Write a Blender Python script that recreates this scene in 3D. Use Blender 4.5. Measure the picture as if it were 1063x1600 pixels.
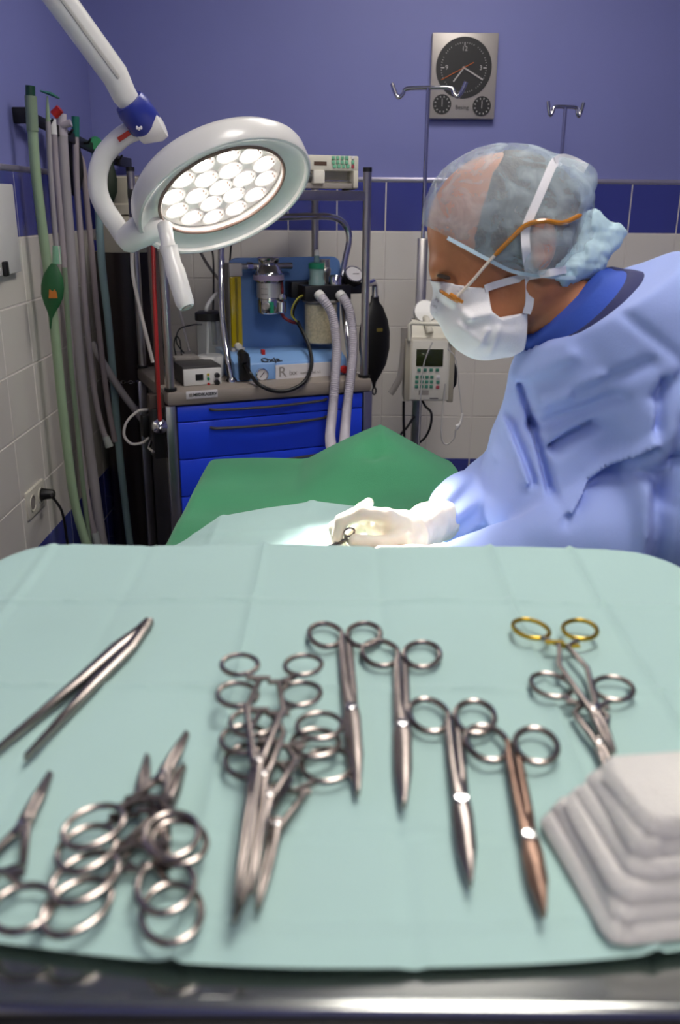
import bpy, bmesh, math, random
import numpy as np
from mathutils import Vector, Matrix, Euler
random.seed(7)
PI = math.pi
S = bpy.context.scene
C = S.collection
for o in list(bpy.data.objects): bpy.data.objects.remove(o)

# ------------------------------------------------------------------ camera, world, exposure
H = 1.5                         # eye height
FPX, PITCH, ROLL = 1400.0, math.radians(19.0), math.radians(0.5)
cam = bpy.data.cameras.new('camera'); camo = bpy.data.objects.new('camera', cam); C.objects.link(camo)
cam.sensor_fit = 'VERTICAL'; cam.sensor_height = 36.0; cam.sensor_width = 36.0
cam.lens = FPX / 1600 * 36
cam.clip_start = 0.02
RCAM = Matrix.Rotation(PI/2 - PITCH, 3, 'X') @ Matrix.Rotation(ROLL, 3, 'Z')
camo.matrix_world = Matrix.Translation((0, 0, H)) @ RCAM.to_4x4()
cam.dof.use_dof = True; cam.dof.focus_distance = 1.75; cam.dof.aperture_fstop = 6.0
S.camera = camo
W = bpy.data.worlds.new('world'); S.world = W; W.use_nodes = True
W.node_tree.nodes['Background'].inputs[0].default_value = (0.8, 0.85, 1, 1)
W.node_tree.nodes['Background'].inputs[1].default_value = 0.0     # closed room: no sky light
S.view_settings.view_transform = 'Standard'; S.view_settings.look = 'None'
S.view_settings.gamma = 1; S.view_settings.use_curve_mapping = False
S.view_settings.exposure = 0.0
CEIL_POWER = 17.0                    # each of the three ceiling panels
SPOT_POWER = 170.0

def ray(u, v):
    return RCAM @ Vector(((u-531.5)/FPX, -(v-800.0)/FPX, -1.0))
def PY(u, v, Y):
    d = ray(u, v); k = Y/d.y; return Vector((d.x*k, Y, H+d.z*k))
def PZ(u, v, z):
    d = ray(u, v); k = (z-H)/d.z; return Vector((d.x*k, d.y*k, z))
def PX(u, v, x):
    d = ray(u, v); k = x/d.x; return Vector((x, d.y*k, H+d.z*k))

# ------------------------------------------------------------------ helpers: materials
def hexc(h):
    h = h.lstrip('#'); r = [int(h[i:i+2], 16)/255 for i in (0, 2, 4)]
    return tuple((c/12.92 if c <= .04045 else ((c+.055)/1.055)**2.4) for c in r)
MATS = {}
def M(name, col, rough=.5, metal=0., var=.06, vs=8., bump=0., bs=60., alpha=1., trans=0., emit=0., ecol=None, coat=0., sub=0., spec=None, sheen=0.):
    if name in MATS: return MATS[name]
    m = bpy.data.materials.new(name); m.use_nodes = True
    nt = m.node_tree; n = nt.nodes; b = n['Principled BSDF']
    c = hexc(col) if isinstance(col, str) else col
    tc = n.new('ShaderNodeTexCoord')
    nz = n.new('ShaderNodeTexNoise'); nz.inputs['Scale'].default_value = vs; nz.inputs['Detail'].default_value = 4
    nt.links.new(tc.outputs['Object'], nz.inputs['Vector'])
    rp = n.new('ShaderNodeValToRGB')
    rp.color_ramp.elements[0].position = .3; rp.color_ramp.elements[1].position = .7
    rp.color_ramp.elements[0].color = tuple(x*(1-var) for x in c)+(1,)
    rp.color_ramp.elements[1].color = tuple(min(1, x*(1+var)) for x in c)+(1,)
    nt.links.new(nz.outputs['Fac'], rp.inputs['Fac']); nt.links.new(rp.outputs['Color'], b.inputs['Base Color'])
    b.inputs['Roughness'].default_value = rough; b.inputs['Metallic'].default_value = metal
    b.inputs['Alpha'].default_value = alpha
    b.inputs['Transmission Weight'].default_value = trans
    b.inputs['Coat Weight'].default_value = coat
    if sheen: b.inputs['Sheen Weight'].default_value = sheen
    if sub:
        b.inputs['Subsurface Weight'].default_value = sub; b.inputs['Subsurface Radius'].default_value = (.01, .004, .002)
    if spec is not None: b.inputs['Specular IOR Level'].default_value = spec
    if emit:
        b.inputs['Emission Color'].default_value = (ecol or c)+(1,); b.inputs['Emission Strength'].default_value = emit
    if bump:
        n2 = n.new('ShaderNodeTexNoise'); n2.inputs['Scale'].default_value = bs; n2.inputs['Detail'].default_value = 5
        nt.links.new(tc.outputs['Object'], n2.inputs['Vector'])
        bp = n.new('ShaderNodeBump'); bp.inputs['Strength'].default_value = bump; bp.inputs['Distance'].default_value = .002
        nt.links.new(n2.outputs['Fac'], bp.inputs['Height']); nt.links.new(bp.outputs['Normal'], b.inputs['Normal'])
    MATS[name] = m; return m

# ------------------------------------------------------------------ helpers: objects
OFF = {}
def tag(o, label=None, cat=None, group=None, kind=None):
    if label: o['label'] = label
    if cat: o['category'] = cat
    if group: o['group'] = group
    if kind: o['kind'] = kind
    return o
def thing(name, label, cat, loc=(0, 0, 0), rotz=0., group=None):
    o = bpy.data.objects.new(name, None); C.objects.link(o)
    o.empty_display_size = .05
    o.location = loc; o.rotation_euler = (0, 0, rotz)
    OFF[o.name] = (Matrix.Translation(loc) @ Matrix.Rotation(rotz, 4, 'Z')).inverted()
    return tag(o, label, cat, group)
def finish(me, mat, smooth=40):
    if mat is not None: me.materials.append(mat)
    if smooth:
        me.shade_smooth(); me.set_sharp_from_angle(angle=math.radians(smooth))
def obj(name, bm, mat, parent=None, local=False, smooth=40, label=None):
    """bmesh or mesh -> one linked object; world coordinates are moved into the parent's frame unless local."""
    if isinstance(bm, bmesh.types.BMesh):
        bmesh.ops.recalc_face_normals(bm, faces=bm.faces[:])
        me = bpy.data.meshes.new(name); bm.to_mesh(me); bm.free()
    else: me = bm
    finish(me, mat, smooth)
    o = bpy.data.objects.new(name, me); C.objects.link(o)
    if parent is not None:
        o.parent = parent
        if not local:
            mw = OFF[parent.name] if parent.name in OFF else Matrix()
            me.transform(mw); 
        OFF[o.name] = OFF.get(parent.name, Matrix())
    else: OFF[o.name] = Matrix()
    if label: o['label'] = label
    return o
def solo(name, bm, mat, label, cat, group=None, smooth=40):
    return tag(obj(name, bm, mat, None, smooth=smooth), label, cat, group)
def struct(name, bm, mat):
    return tag(obj(name, bm, mat), None, None, None, 'structure')
def copy_tree(o, parent=None):
    c = o.copy(); C.objects.link(c); c.parent = parent
    for ch in [x for x in bpy.data.objects if x.parent == o]: copy_tree(ch, c)
    return c
NB = bmesh.new

# ------------------------------------------------------------------ helpers: shapes
def box(bm, c, s, rot=None, bev=0., seg=2):
    T = Matrix.Translation(c) @ (rot.to_4x4() if rot is not None else Matrix()) @ Matrix.Diagonal((s[0], s[1], s[2], 1))
    r = bmesh.ops.create_cube(bm, size=1, matrix=T)
    if bev:
        es = list({e for v in r['verts'] for e in v.link_edges})
        bmesh.ops.bevel(bm, geom=es, offset=bev, segments=seg, affect='EDGES', profile=.5)
    return bm
def boxp(a, b, bev=0., rot=None):
    bm = NB(); a = Vector(a); b = Vector(b)
    return box(bm, (a+b)/2, [abs(x) for x in (b-a)], rot, bev)
def smooth_path(pts, n=8, closed=False):
    P = [Vector(p) for p in pts]; out = []; N = len(P)
    rng = N if closed else N-1
    for i in range(rng):
        p1 = P[i]; p2 = P[(i+1) % N]
        p0 = P[(i-1) % N] if (closed or i > 0) else p1*2-p2
        p3 = P[(i+2) % N] if (closed or i+2 < N) else p2*2-p1
        for k in range(n):
            t = k/n
            out.append(.5*((2*p1)+(p2-p0)*t+(2*p0-5*p1+4*p2-p3)*t*t+(3*p1-p0-3*p2+p3)*t**3))
    if not closed: out.append(P[-1])
    return out
def resample(pts, step):
    P = [Vector(p) for p in pts]; out = [P[0].copy()]; acc = 0.
    for a, b in zip(P, P[1:]):
        L = (b-a).length
        if L < 1e-9: continue
        d = step-acc
        while d <= L:
            out.append(a.lerp(b, d/L)); d += step
        acc = (acc+L) % step
    return out
def tube(bm, pts, r, seg=10, closed=False, flat=1., up=None):
    P = [Vector(p) for p in pts]; N = len(P)
    rad = r if isinstance(r, (list, tuple)) else [r]*N
    tang = []
    for i in range(N):
        a = P[(i-1) % N] if (closed or i > 0) else P[i]; b = P[(i+1) % N] if (closed or i < N-1) else P[i]
        t = b-a; tang.append(t.normalized() if t.length > 1e-9 else Vector((0, 0, 1)))
    u = Vector(up) if up is not None else Vector((0, 0, 1))
    if abs(u.dot(tang[0])) > .95: u = Vector((1, 0, 0)) if abs(tang[0].x) < .9 else Vector((0, 1, 0))
    rings = []
    for i in range(N):
        t = tang[i]; u = (u-t*u.dot(t)); u.normalize() if u.length > 1e-6 else None
        w = t.cross(u)
        rings.append([bm.verts.new(P[i]+(u*math.cos(2*PI*k/seg)*flat+w*math.sin(2*PI*k/seg))*rad[i]) for k in range(seg)])
    for i in range(N if closed else N-1):
        A, B = rings[i], rings[(i+1) % N]
        for k in range(seg):
            bm.faces.new((A[k], A[(k+1) % seg], B[(k+1) % seg], B[k]))
    if not closed:
        bm.faces.new(rings[0][::-1]); bm.faces.new(rings[-1])
    return bm
def axis_m(loc, axis):
    z = Vector(axis).normalized()
    q = Vector((0, 0, 1)).rotation_difference(z)
    return Matrix.Translation(loc) @ q.to_matrix().to_4x4()
def lathe(bm, prof, mtx=None, seg=32):
    mtx = mtx or Matrix(); rings = []
    for r, z in prof:
        if r < 1e-6: rings.append([bm.verts.new(mtx @ Vector((0, 0, z)))])
        else: rings.append([bm.verts.new(mtx @ Vector((r*math.cos(2*PI*k/seg), r*math.sin(2*PI*k/seg), z))) for k in range(seg)])
    for A, B in zip(rings, rings[1:]):
        for k in range(seg):
            k2 = (k+1) % seg
            if len(A) == 1 and len(B) == 1: continue
            if len(A) == 1: bm.faces.new((A[0], B[k], B[k2]))
            elif len(B) == 1: bm.faces.new((A[k], A[k2], B[0]))
            else: bm.faces.new((A[k], A[k2], B[k2], B[k]))
    if len(rings[0]) > 1: bm.faces.new(rings[0][::-1])
    if len(rings[-1]) > 1: bm.faces.new(rings[-1])
    return bm
def cyl(bm, a, b, r, seg=20, r2=None, bev=0.):
    a = Vector(a); b = Vector(b); L = (b-a).length; r2 = r if r2 is None else r2
    pr = [(0, 0), (r-bev, 0), (r, bev), (r2, L-bev), (r2-bev, L), (0, L)] if bev else [(0, 0), (r, 0), (r2, L), (0, L)]
    return lathe(bm, pr, axis_m(a, b-a), seg)
def prism(bm, poly, mtx, t, bev=0.):
    """polygon in local XY extruded by t along local Z, placed by mtx"""
    lo = [bm.verts.new(mtx @ Vector((x, y, 0))) for x, y in poly]; hi = [bm.verts.new(mtx @ Vector((x, y, t))) for x, y in poly]
    n = len(poly); fs = [bm.faces.new(lo[::-1]), bm.faces.new(hi)]
    for i in range(n): fs.append(bm.faces.new((lo[i], lo[(i+1) % n], hi[(i+1) % n], hi[i])))
    if bev:
        bmesh.ops.bevel(bm, geom=list({e for f in fs for e in f.edges}), offset=bev, segments=2, affect='EDGES', profile=.5)
    return bm
XZ = Matrix.Rotation(PI/2, 4, 'X')          # local XY drawn on world XZ, facing -Y (extrudes towards -Y)
def text_mesh(s, size, mtx, align='CENTER', depth=.0004, bold=0.):
    cu = bpy.data.curves.new('txt', 'FONT'); cu.body = s; cu.size = size; cu.align_x = align; cu.align_y = 'CENTER'
    cu.extrude = depth; cu.offset = bold; cu.resolution_u = 3
    t = bpy.data.objects.new('txt', cu); C.objects.link(t)
    me = bpy.data.meshes.new_from_object(t); bpy.data.objects.remove(t)
    me.transform(mtx); return me
def grid_mesh(name, f, nu, nv, thick=0.):
    """f(i/nu, j/nv) -> point; optional thickness along normals"""
    vs = [f(i/nu, j/nv) for j in range(nv+1) for i in range(nu+1)]
    fc = [(j*(nu+1)+i, j*(nu+1)+i+1, (j+1)*(nu+1)+i+1, (j+1)*(nu+1)+i) for j in range(nv) for i in range(nu)]
    me = bpy.data.meshes.new(name); me.from_pydata([tuple(v) for v in vs], [], fc); me.update()
    if thick:
        bm = NB(); bm.from_mesh(me)
        bmesh.ops.solidify(bm, geom=bm.faces[:], thickness=thick); bm.to_mesh(me); bm.free()
    return me

# ------------------------------------------------------------------ helpers: implicit bodies (surface nets)
def V3(p): return np.array(p, dtype=np.float64)
def sd_ell(p, c, r, R=None):
    q = p-V3(c)
    if R is not None: q = q @ R
    r = V3(r); k0 = np.linalg.norm(q/r, axis=1); k1 = np.linalg.norm(q/(r*r), axis=1)
    return k0*(k0-1)/np.maximum(k1, 1e-9)
def sd_cone(p, a, b, ra, rb, sc=None):
    a = V3(a); b = V3(b)
    if sc is not None: s = V3(sc); p = p*s; a = a*s; b = b*s
    ab = b-a; h = np.clip(((p-a) @ ab)/(ab @ ab), 0, 1)
    return np.linalg.norm(p-a-h[:, None]*ab, axis=1)-(ra+(rb-ra)*h)
def chain(p, pts, rs, k=.004):
    d = None
    for i in range(len(pts)-1):
        e = sd_cone(p, pts[i], pts[i+1], rs[i], rs[i+1]); d = e if d is None else smin(d, e, k)
    return d
def smin(a, b, k):
    h = np.clip(.5+.5*(b-a)/k, 0, 1); return b*(1-h)+a*h-k*h*(1-h)
def smax(a, b, k): return -smin(-a, -b, k)
def sd_poly2(x, y, poly):
    d = np.full(x.shape, 1e9); s = np.ones(x.shape); n = len(poly)
    for i in range(n):
        ax, ay = poly[i]; bx, by = poly[i-1]
        ex, ey = bx-ax, by-ay; wx, wy = x-ax, y-ay
        t = np.clip((wx*ex+wy*ey)/(ex*ex+ey*ey), 0, 1)
        d = np.minimum(d, (wx-ex*t)**2+(wy-ey*t)**2)
        c1 = y >= ay; c2 = y < by; c3 = ex*wy > ey*wx
        s = np.where((c1 & c2 & c3) | (~c1 & ~c2 & ~c3), -s, s)
    return s*np.sqrt(d)
def seg2(x, y, a, b):
    ex, ey = b[0]-a[0], b[1]-a[1]; t = np.clip(((x-a[0])*ex+(y-a[1])*ey)/(ex*ex+ey*ey), 0, 1)
    return np.hypot(x-a[0]-ex*t, y-a[1]-ey*t)
def wob(p, f, seed=0):
    r = np.random.RandomState(seed); o = np.zeros(len(p))
    for i in range(5):
        k = r.randn(3); k = k/np.linalg.norm(k)*f*(1+.35*i); o += np.sin(p @ k+r.rand()*6.28+1.3*np.sin(p @ r.randn(3)*f*.5))/(1+.35*i)
    return o/3.5
def sdf_mesh(name, f, lo, hi, h, B=8):
    lo = V3(lo); hi = V3(hi); nb = np.ceil((hi-lo)/(h*B)).astype(int); n = nb*B+1
    bi = np.stack(np.meshgrid(*[np.arange(k) for k in nb], indexing='ij'), -1).reshape(-1, 3)
    d = f(lo+(bi*B+B/2)*h)
    act = np.abs(d) < h*B*1.35
    sg = np.where(d < 0, -1., 1.).astype(np.float32).reshape(nb)
    F = np.ones(n, np.float32)
    rep = sg.repeat(B, 0).repeat(B, 1).repeat(B, 2); F[:-1, :-1, :-1] = rep
    g = np.arange(B+1); go = np.stack(np.meshgrid(g, g, g, indexing='ij'), -1).reshape(-1, 3)
    ab = bi[act]
    for s in range(0, len(ab), 400):
        ii = (ab[s:s+400, None, :]*B+go[None]).reshape(-1, 3)
        F[ii[:, 0], ii[:, 1], ii[:, 2]] = f(lo+ii*h)
    F[F == 0] = 1e-6
    I = F < 0
    cnt = np.zeros(n-1, np.int8)
    for a in (0, 1):
        for b in (0, 1):
            for c in (0, 1): cnt += I[a:n[0]-1+a, b:n[1]-1+b, c:n[2]-1+c]
    cell = np.argwhere((cnt > 0) & (cnt < 8)); idx = np.full(n-1, -1, np.int32); idx[cell[:, 0], cell[:, 1], cell[:, 2]] = np.arange(len(cell))
    pos = np.zeros((len(cell), 3)); w = np.zeros(len(cell))
    cs = [np.array(c) for c in np.ndindex(2, 2, 2)]
    val = {tuple(c): F[cell[:, 0]+c[0], cell[:, 1]+c[1], cell[:, 2]+c[2]].astype(float) for c in cs}
    for c in cs:
        for ax in range(3):
            if c[ax]: continue
            e = c.copy(); e[ax] = 1; A = val[tuple(c)]; Bv = val[tuple(e)]; m = (A < 0) != (Bv < 0)
            t = np.where(m, A/np.where(m, A-Bv, 1), 0); q = np.tile(c.astype(float), (len(cell), 1)); q[:, ax] = t
            pos += q*m[:, None]; w += m
    V = lo+(cell+pos/w[:, None])*h
    Q = []
    for ax in range(3):
        b, c = (ax+1) % 3, (ax+2) % 3
        s0 = [slice(None)]*3; s1 = [slice(None)]*3; s0[ax] = slice(0, -1); s1[ax] = slice(1, None)
        X = I[tuple(s0)] != I[tuple(s1)]; e = np.argwhere(X)
        e = e[(e[:, b] > 0) & (e[:, c] > 0) & (e[:, b] < n[b]-1) & (e[:, c] < n[c]-1)]
        if not len(e): continue
        def at(db, dc):
            q = e.copy(); q[:, b] += db; q[:, c] += dc; return idx[q[:, 0], q[:, 1], q[:, 2]]
        q = np.stack([at(-1, -1), at(0, -1), at(0, 0), at(-1, 0)], 1)
        fl = ~I[e[:, 0], e[:, 1], e[:, 2]]; q[fl] = q[fl][:, ::-1]; Q.append(q)
    Q = np.concatenate(Q); Q = Q[(Q >= 0).all(1)]
    me = bpy.data.meshes.new(name); me.vertices.add(len(V)); me.vertices.foreach_set('co', V.astype(np.float32).ravel())
    me.loops.add(Q.size); me.loops.foreach_set('vertex_index', Q.astype(np.int32).ravel())
    me.polygons.add(len(Q)); me.polygons.foreach_set('loop_start', np.arange(0, Q.size, 4, dtype=np.int32))
    me.update(calc_edges=True); me.validate()
    return me

# ================================================================== materials
steel = M('brushed_steel', '#b9b4b0', .28, 1., .08, 20, .05, 200)
chrome = M('chrome', '#d8d6d6', .1, 1., .03)
tool_steel = M('tool_steel', '#978d88', .26, 1., .1, 60)
gold = M('gilt_steel', '#c9a83e', .25, 1., .1, 40)
blackp = M('black_plastic', '#141314', .4, 0, .15)
rubber = M('black_rubber', '#0d0c0c', .45, 0, .2)
cream = M('cream_plastic', '#cfcabb', .42, 0, .04)
white_pl = M('white_plastic', '#e2e0dc', .35, 0, .03, coat=.2)
lampw = M('lamp_white_paint', '#dcdad6', .3, 0, .02, coat=.3)
greyp = M('grey_plastic', '#8b8580', .5, 0, .05)
darkgrey = M('dark_grey_plastic', '#3a3838', .5, 0, .08)
red_pl = M('red_plastic', '#b3221e', .4, 0, .06)
green_pl = M('green_plastic', '#1f8a64', .4, 0, .08)
yellow_pl = M('yellow_plastic', '#c9b52a', .45, 0, .05)
white_paper = M('white_print', '#d8d4d6', .6, 0, .03)
ink = M('printed_ink', '#1c1a1c', .6, 0, .05)
key_green = M('key_green', '#3f7d68', .5, 0, .06)
key_red = M('key_red', '#9c4650', .5, 0, .06)
lcd = M('lcd_olive', '#2f341c', .15, 0, .06)
glass = M('clear_glass', '#f4f8f8', .03, 0, .01, trans=1.)
wire_white = M('white_cable', '#cfc8c2', .5)
paint_blue = M('periwinkle_wall_paint', '#7a7eb8', .55, 0, .03, 2.5, .15, 240)
white_tile = M('white_glazed_tile', '#ddd7ce', .16, 0, .035, 1.7, .02, 30, coat=.25)
blue_tile = M('blue_glazed_tile', '#3f4590', .16, 0, .06, 1.7, .02, 30, coat=.25)
grout = M('grey_grout', '#d6cfc8', .8, 0, .06, 30)
grout_blue = M('pale_grout', '#b9b8cc', .8, 0, .06, 30)

# ================================================================== room shell
XL, XR, YB, YF, ZC = -.88, 2.3, 3.4, -1.7, 2.75
floorm = M('grey_vinyl_floor', '#5d5a5c', .45, 0, .12, 6)
struct('floor', boxp((XL-.1, YF-.1, -.05), (XR+.1, YB+.1, 0)), floorm)
struct('ceiling', boxp((XL-.1, YF-.1, ZC), (XR+.1, YB+.1, ZC+.05)), M('white_ceiling', '#e6e3e0', .8, 0, .03))
z_top, z_bot, TH = H+.075, H-.94, .1695       # tile band limits
wall_white = M('white_dado', '#cdc6c0', .4, 0, .03)
struct('wall_right', boxp((XR, YF, 0), (XR+.1, YB, ZC)), paint_blue)
struct('wall_front', boxp((XL, YF-.1, 0), (XR, YF, ZC)), paint_blue)
wb = struct('wall_back', boxp((XL, YB, 0), (XR, YB+.1, ZC)), paint_blue)
wl = struct('wall_left', boxp((XL-.1, YF, 0), (XL, YB+.1, ZC)), paint_blue)
def tile_mesh(w, h, t, plane):
    bm = NB()
    if plane == 'XZ': box(bm, (0, 0, 0), (w, t, h), None, .0015, 1)
    else: box(bm, (0, 0, 0), (t, w, h), None, .0015, 1)
    return bm
def tiled(wall, plane, edges, fixed, ymax_tiles):
    """one mesh per tile kind, shared by all full tiles; edge tiles get their own width"""
    cache = {}
    rows = []
    z = z_top; rows.append((z-TH, z, 'b'))
    z -= TH
    while z-TH > z_bot-.01: rows.append((z-TH, z, 'w')); z -= TH
    z = z_bot
    while z > .02: rows.append((max(0, z-TH), z, 'b')); z -= TH
    for (a, b) in edges:
        for (z0, z1, k) in rows:
            w = b-a-.0035; h = z1-z0-.0035
            key = (round(w, 3), round(h, 3), k)
            mt = blue_tile if k == 'b' else white_tile
            if key not in cache:
                o = obj('tile', tile_mesh(w, h, .008, plane), mt, wall, local=True, smooth=30); cache[key] = o.data
            else:
                o = bpy.data.objects.new('tile', cache[key]); C.objects.link(o); o.parent = wall
            jig = random.uniform(-.0006, .0006)
            if plane == 'XZ': o.location = ((a+b)/2, fixed-.004+jig, (z0+z1)/2)
            else: o.location = (fixed+.004+jig, (a+b)/2, (z0+z1)/2)
        if False: pass
xs = [.1545+.175*k for k in range(-5, 9)]; xs = [XL+.012]+[x for x in xs if XL+.04 < x < 1.6]
tiled(wb, 'XZ', list(zip(xs, xs[1:])), YB-.004, 0)
ys = [2.31+.21*k for k in range(-5, 6)]; ys = [y for y in ys if y < YB-.05]+[YB-.012]
tiled(wl, 'YZ', list(zip(ys, ys[1:])), XL+.004, 0)
obj('grout_bed', boxp((XL, YB-.0105, 0), (XR, YB, z_top)), grout, wb, local=True)
obj('grout_bed', boxp((XL, YF, 0), (XL+.0105, YB, z_top)), grout, wl, local=True)
trimm = M('lavender_metal_trim', '#b3aebf', .3, .6, .05)
struct('trim_1', boxp((XL, YB-.016, z_top), (XR, YB, z_top+.014), .004), trimm)
struct('trim_2', boxp((XL, YF, z_top), (XL+.016, YB-.016, z_top+.014), .004), trimm)

# ceiling lights
for i, (x, y, lab) in enumerate([(.35, -.8, 'white square ceiling light panel near the front wall'), (.35, .75, 'white square ceiling light panel over the operating area'), (.35, 2.3, 'white square ceiling light panel by the clock wall')]):
    where = ('front', 'middle', 'rear')[i]
    t = thing('ceiling_light_%s_offscreen' % where, lab, 'ceiling light', (x, y, ZC), 0, 'ceiling light panels')
    w = .6
    diff = M('lit_diffuser', (1, .985, .96), .6, 0, .0, emit=CEIL_POWER, ecol=(1, .95, .88))
    bm = NB()
    for sx in (-1, 1): box(bm, (x+sx*w/2, y, ZC-.02), (.03, w+.03, .04))
    for sy in (-1, 1): box(bm, (x, y+sy*w/2, ZC-.02), (w-.03, .03, .04))
    obj('frame', bm, white_pl, t)
    obj('diffuser_%s_offscreen' % where, boxp((x-w/2+.014, y-w/2+.014, ZC-.02), (x+w/2-.014, y+w/2-.014, ZC-.012)), diff, t)

# ================================================================== things on the walls
t = thing('wall_cabinet', 'small white wall box with black latch on the tiled left wall', 'wall box', (XL+.01, 2.3, H-.18))
obj('body', boxp((XL+.008, 2.1, H-.178), (XL+.03, 2.455, H+.04), .003), white_pl, t)
p = PX(9, 420, XL+.035)
obj('latch', boxp((XL+.03, p.y-.012, p.z-.018), (XL+.04, p.y+.012, p.z+.018), .003), blackp, t)

# socket
pc = PX(53, 780, XL+.01)
sock = thing('wall_socket', 'cream double wall socket on the white tiled wall', 'socket', (XL+.008, pc.y, pc.z))
obj('plate', boxp((XL+.0075, pc.y-.075, pc.z-.04), (XL+.019, pc.y+.075, pc.z+.04), .004), cream, sock)
for s in (-1, 1):
    bm = lathe(NB(), [(.019, 0), (.021, .002), (.024, .0022), (.024, .0)], axis_m((XL+.019, pc.y+s*.036, pc.z), (1, 0, 0)), 24)
    r = obj('socket_rim', bm, cream, sock)
    obj('socket_well', cyl(NB(), (XL+.0185, pc.y+s*.036, pc.z), (XL+.0197, pc.y+s*.036, pc.z), .018, 20), greyp, sock)
pl = thing('power_cord', 'black plug and cable in the cream wall socket', 'power cord', (XL+.05, pc.y+.036, pc.z))
obj('plug', cyl(NB(), (XL+.0197, pc.y+.036, pc.z+.004), (XL+.058, pc.y+.036, pc.z+.004), .017, 16, .013, .003), rubber, pl)
pts = [(XL+.055, pc.y+.036, pc.z+.004), PX(82, 776, XL+.09), PX(97, 800, XL+.08), PX(104, 840, XL+.07), PX(110, 880, XL+.06), (XL+.06, 2.5, .3), (XL+.08, 2.55, .01)]
obj('cable', tube(NB(), smooth_path(pts), .004, 8), rubber, pl)

# clock
ck = PY(725, 119, YB-.03)
CW, CH, CT = .224, .266, .028
clk = thing('wall_clock', 'silver rectangular wall clock with black dial and two small gauges', 'clock', (ck.x, YB, ck.z-CH/2))
cf = YB-CT
silver = M('clock_silver', '#aaa39e', .4, .35, .04)
obj('case', boxp((ck.x-CW/2, cf, ck.z-CH/2), (ck.x+CW/2, YB-.0005, ck.z+CH/2), .003), silver, clk)
cpx = lambda u, v: PY(u, v, cf)
def dial(u, v, r, name):
    c = cpx(u, v)
    d = obj(name, cyl(NB(), (c.x, cf+.001, c.z), (c.x, cf-.002, c.z), r, 48), blackp, clk)
    return c, d
c, d = dial(725, 106, .095, 'dial')
whm = M('dial_white', '#b5b0ae', .6)
for k in range(60):
    a = 2*PI*k/60; rr = .078; L = .012 if k % 15 == 0 else .0035; wd = .003 if k % 15 == 0 else .0016
    if k % 5 == 0 and k % 15: continue
    bm = NB(); box(bm, (c.x+math.sin(a)*(rr-L/2), cf-.0023, c.z+math.cos(a)*(rr-L/2)), (wd, .0008, L), Matrix.Rotation(a, 3, 'Y'))
    obj('tick_mark', bm, whm, d)
for s, a in (('12', 0), ('3', 90), ('6', 180), ('9', 270)):
    a = math.radians(a)
    obj('numeral', text_mesh(s, .02, Matrix.Translation((c.x+math.sin(a)*.058, cf-.0024, c.z+math.cos(a)*.058)) @ XZ), whm, d, smooth=0)
def hand(a, L, back, w, m, y):
    a = math.radians(a); bm = NB()
    box(bm, (c.x+math.sin(a)*(L-back)/2, cf-y, c.z+math.cos(a)*(L-back)/2), (w, .0008, L+back), Matrix.Rotation(a, 3, 'Y')); return bm
obj('hour_hand', hand(218, .055, .005, .0045, whm, .004), whm, clk)
obj('minute_hand', hand(119, .076, .005, .0045, whm, .005), whm, clk)
orange = M('orange_hand', '#c9661e', .5)
obj('second_hand', hand(243, .085, .036, .002, orange, .006), orange, clk)
for (u, v, nm) in ((691, 163, 'thermometer_dial'), (753, 166, 'hygrometer_dial')):
    c2, d2 = dial(u, v, .0315, nm)
    for k in range(12):
        a = 2*PI*k/12+.26
        bm = NB(); box(bm, (c2.x+math.sin(a)*.024, cf-.0023, c2.z+math.cos(a)*.024), (.0032, .0008, .005), Matrix.Rotation(a, 3, 'Y'))
        obj('tick_mark', bm, whm, d2)
    bm = NB(); box(bm, (c2.x, cf-.003, c2.z+.006), (.0018, .0008, .026)); obj('pointer', bm, whm, d2)
q = cpx(722, 168)
obj('maker_name', text_mesh('Besing', .018, Matrix.Translation((q.x, cf-.0006, q.z)) @ XZ), ink, clk, smooth=0)

# ================================================================== drip stands
def hook_top(top, sp, dy=0.):
    """the double hook on a drip stand"""
    x, y, z = top
    P = []
    for s in (-1, 1):
        P.append([(x, y, z), (x+s*sp*.62, y+dy*.5*s, z-.002), (x+s*sp*.72, y+dy*.6*s, z-.016), (x+s*sp*.84, y+dy*.7*s, z-.026), (x+s*sp*.95, y+dy*.8*s, z-.012), (x+s*sp*1.05, y+dy*s, z+.014)])
    return P
YP = 3.0
b = PY(660, 400, YP); px, pyy = b.x, YP
ztop = PY(676, 137, YP).z
iv = thing('drip_stand', 'chrome drip stand with double hook carrying the infusion pump', 'drip stand', (px, YP, 0))
obj('inner_rod', cyl(NB(), (px, YP, H-.12), (px, YP, ztop), .0065, 14), chrome, iv)
z1 = PY(665, 372, YP).z
obj('outer_tube', boxp((px-.016, YP-.016, .09), (px+.016, YP+.016, z1), .004), steel, iv)
for P in hook_top((px, YP, ztop), .105, -.03): obj('hook', tube(NB(), smooth_path(P, 6), .0062, 10), chrome, iv)
for k in range(5):
    a = 2*PI*k/5+.3
    lg = obj('leg', tube(NB(), [(px, YP, .11), (px+.2*math.cos(a), YP+.2*math.sin(a), .06)], .012, 8), steel, iv)
    obj('castor', cyl(NB(), (px+.2*math.cos(a)-.01, YP+.2*math.sin(a), .03), (px+.2*math.cos(a)+.01, YP+.2*math.sin(a), .03), .03, 16), blackp, lg)
YP2 = 3.12
b2 = PY(878, 240, YP2); zt2 = PY(882, 168, YP2).z
iv2 = thing('drip_stand', 'thin chrome drip stand with double hook standing behind the surgeon', 'drip stand', (b2.x, YP2, 0))
obj('inner_rod', cyl(NB(), (b2.x, YP2, H-.4), (b2.x, YP2, zt2), .006, 14), chrome, iv2)
obj('outer_tube', boxp((b2.x-.014, YP2-.014, .09), (b2.x+.014, YP2+.014, H-.35), .004), steel, iv2)
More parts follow.
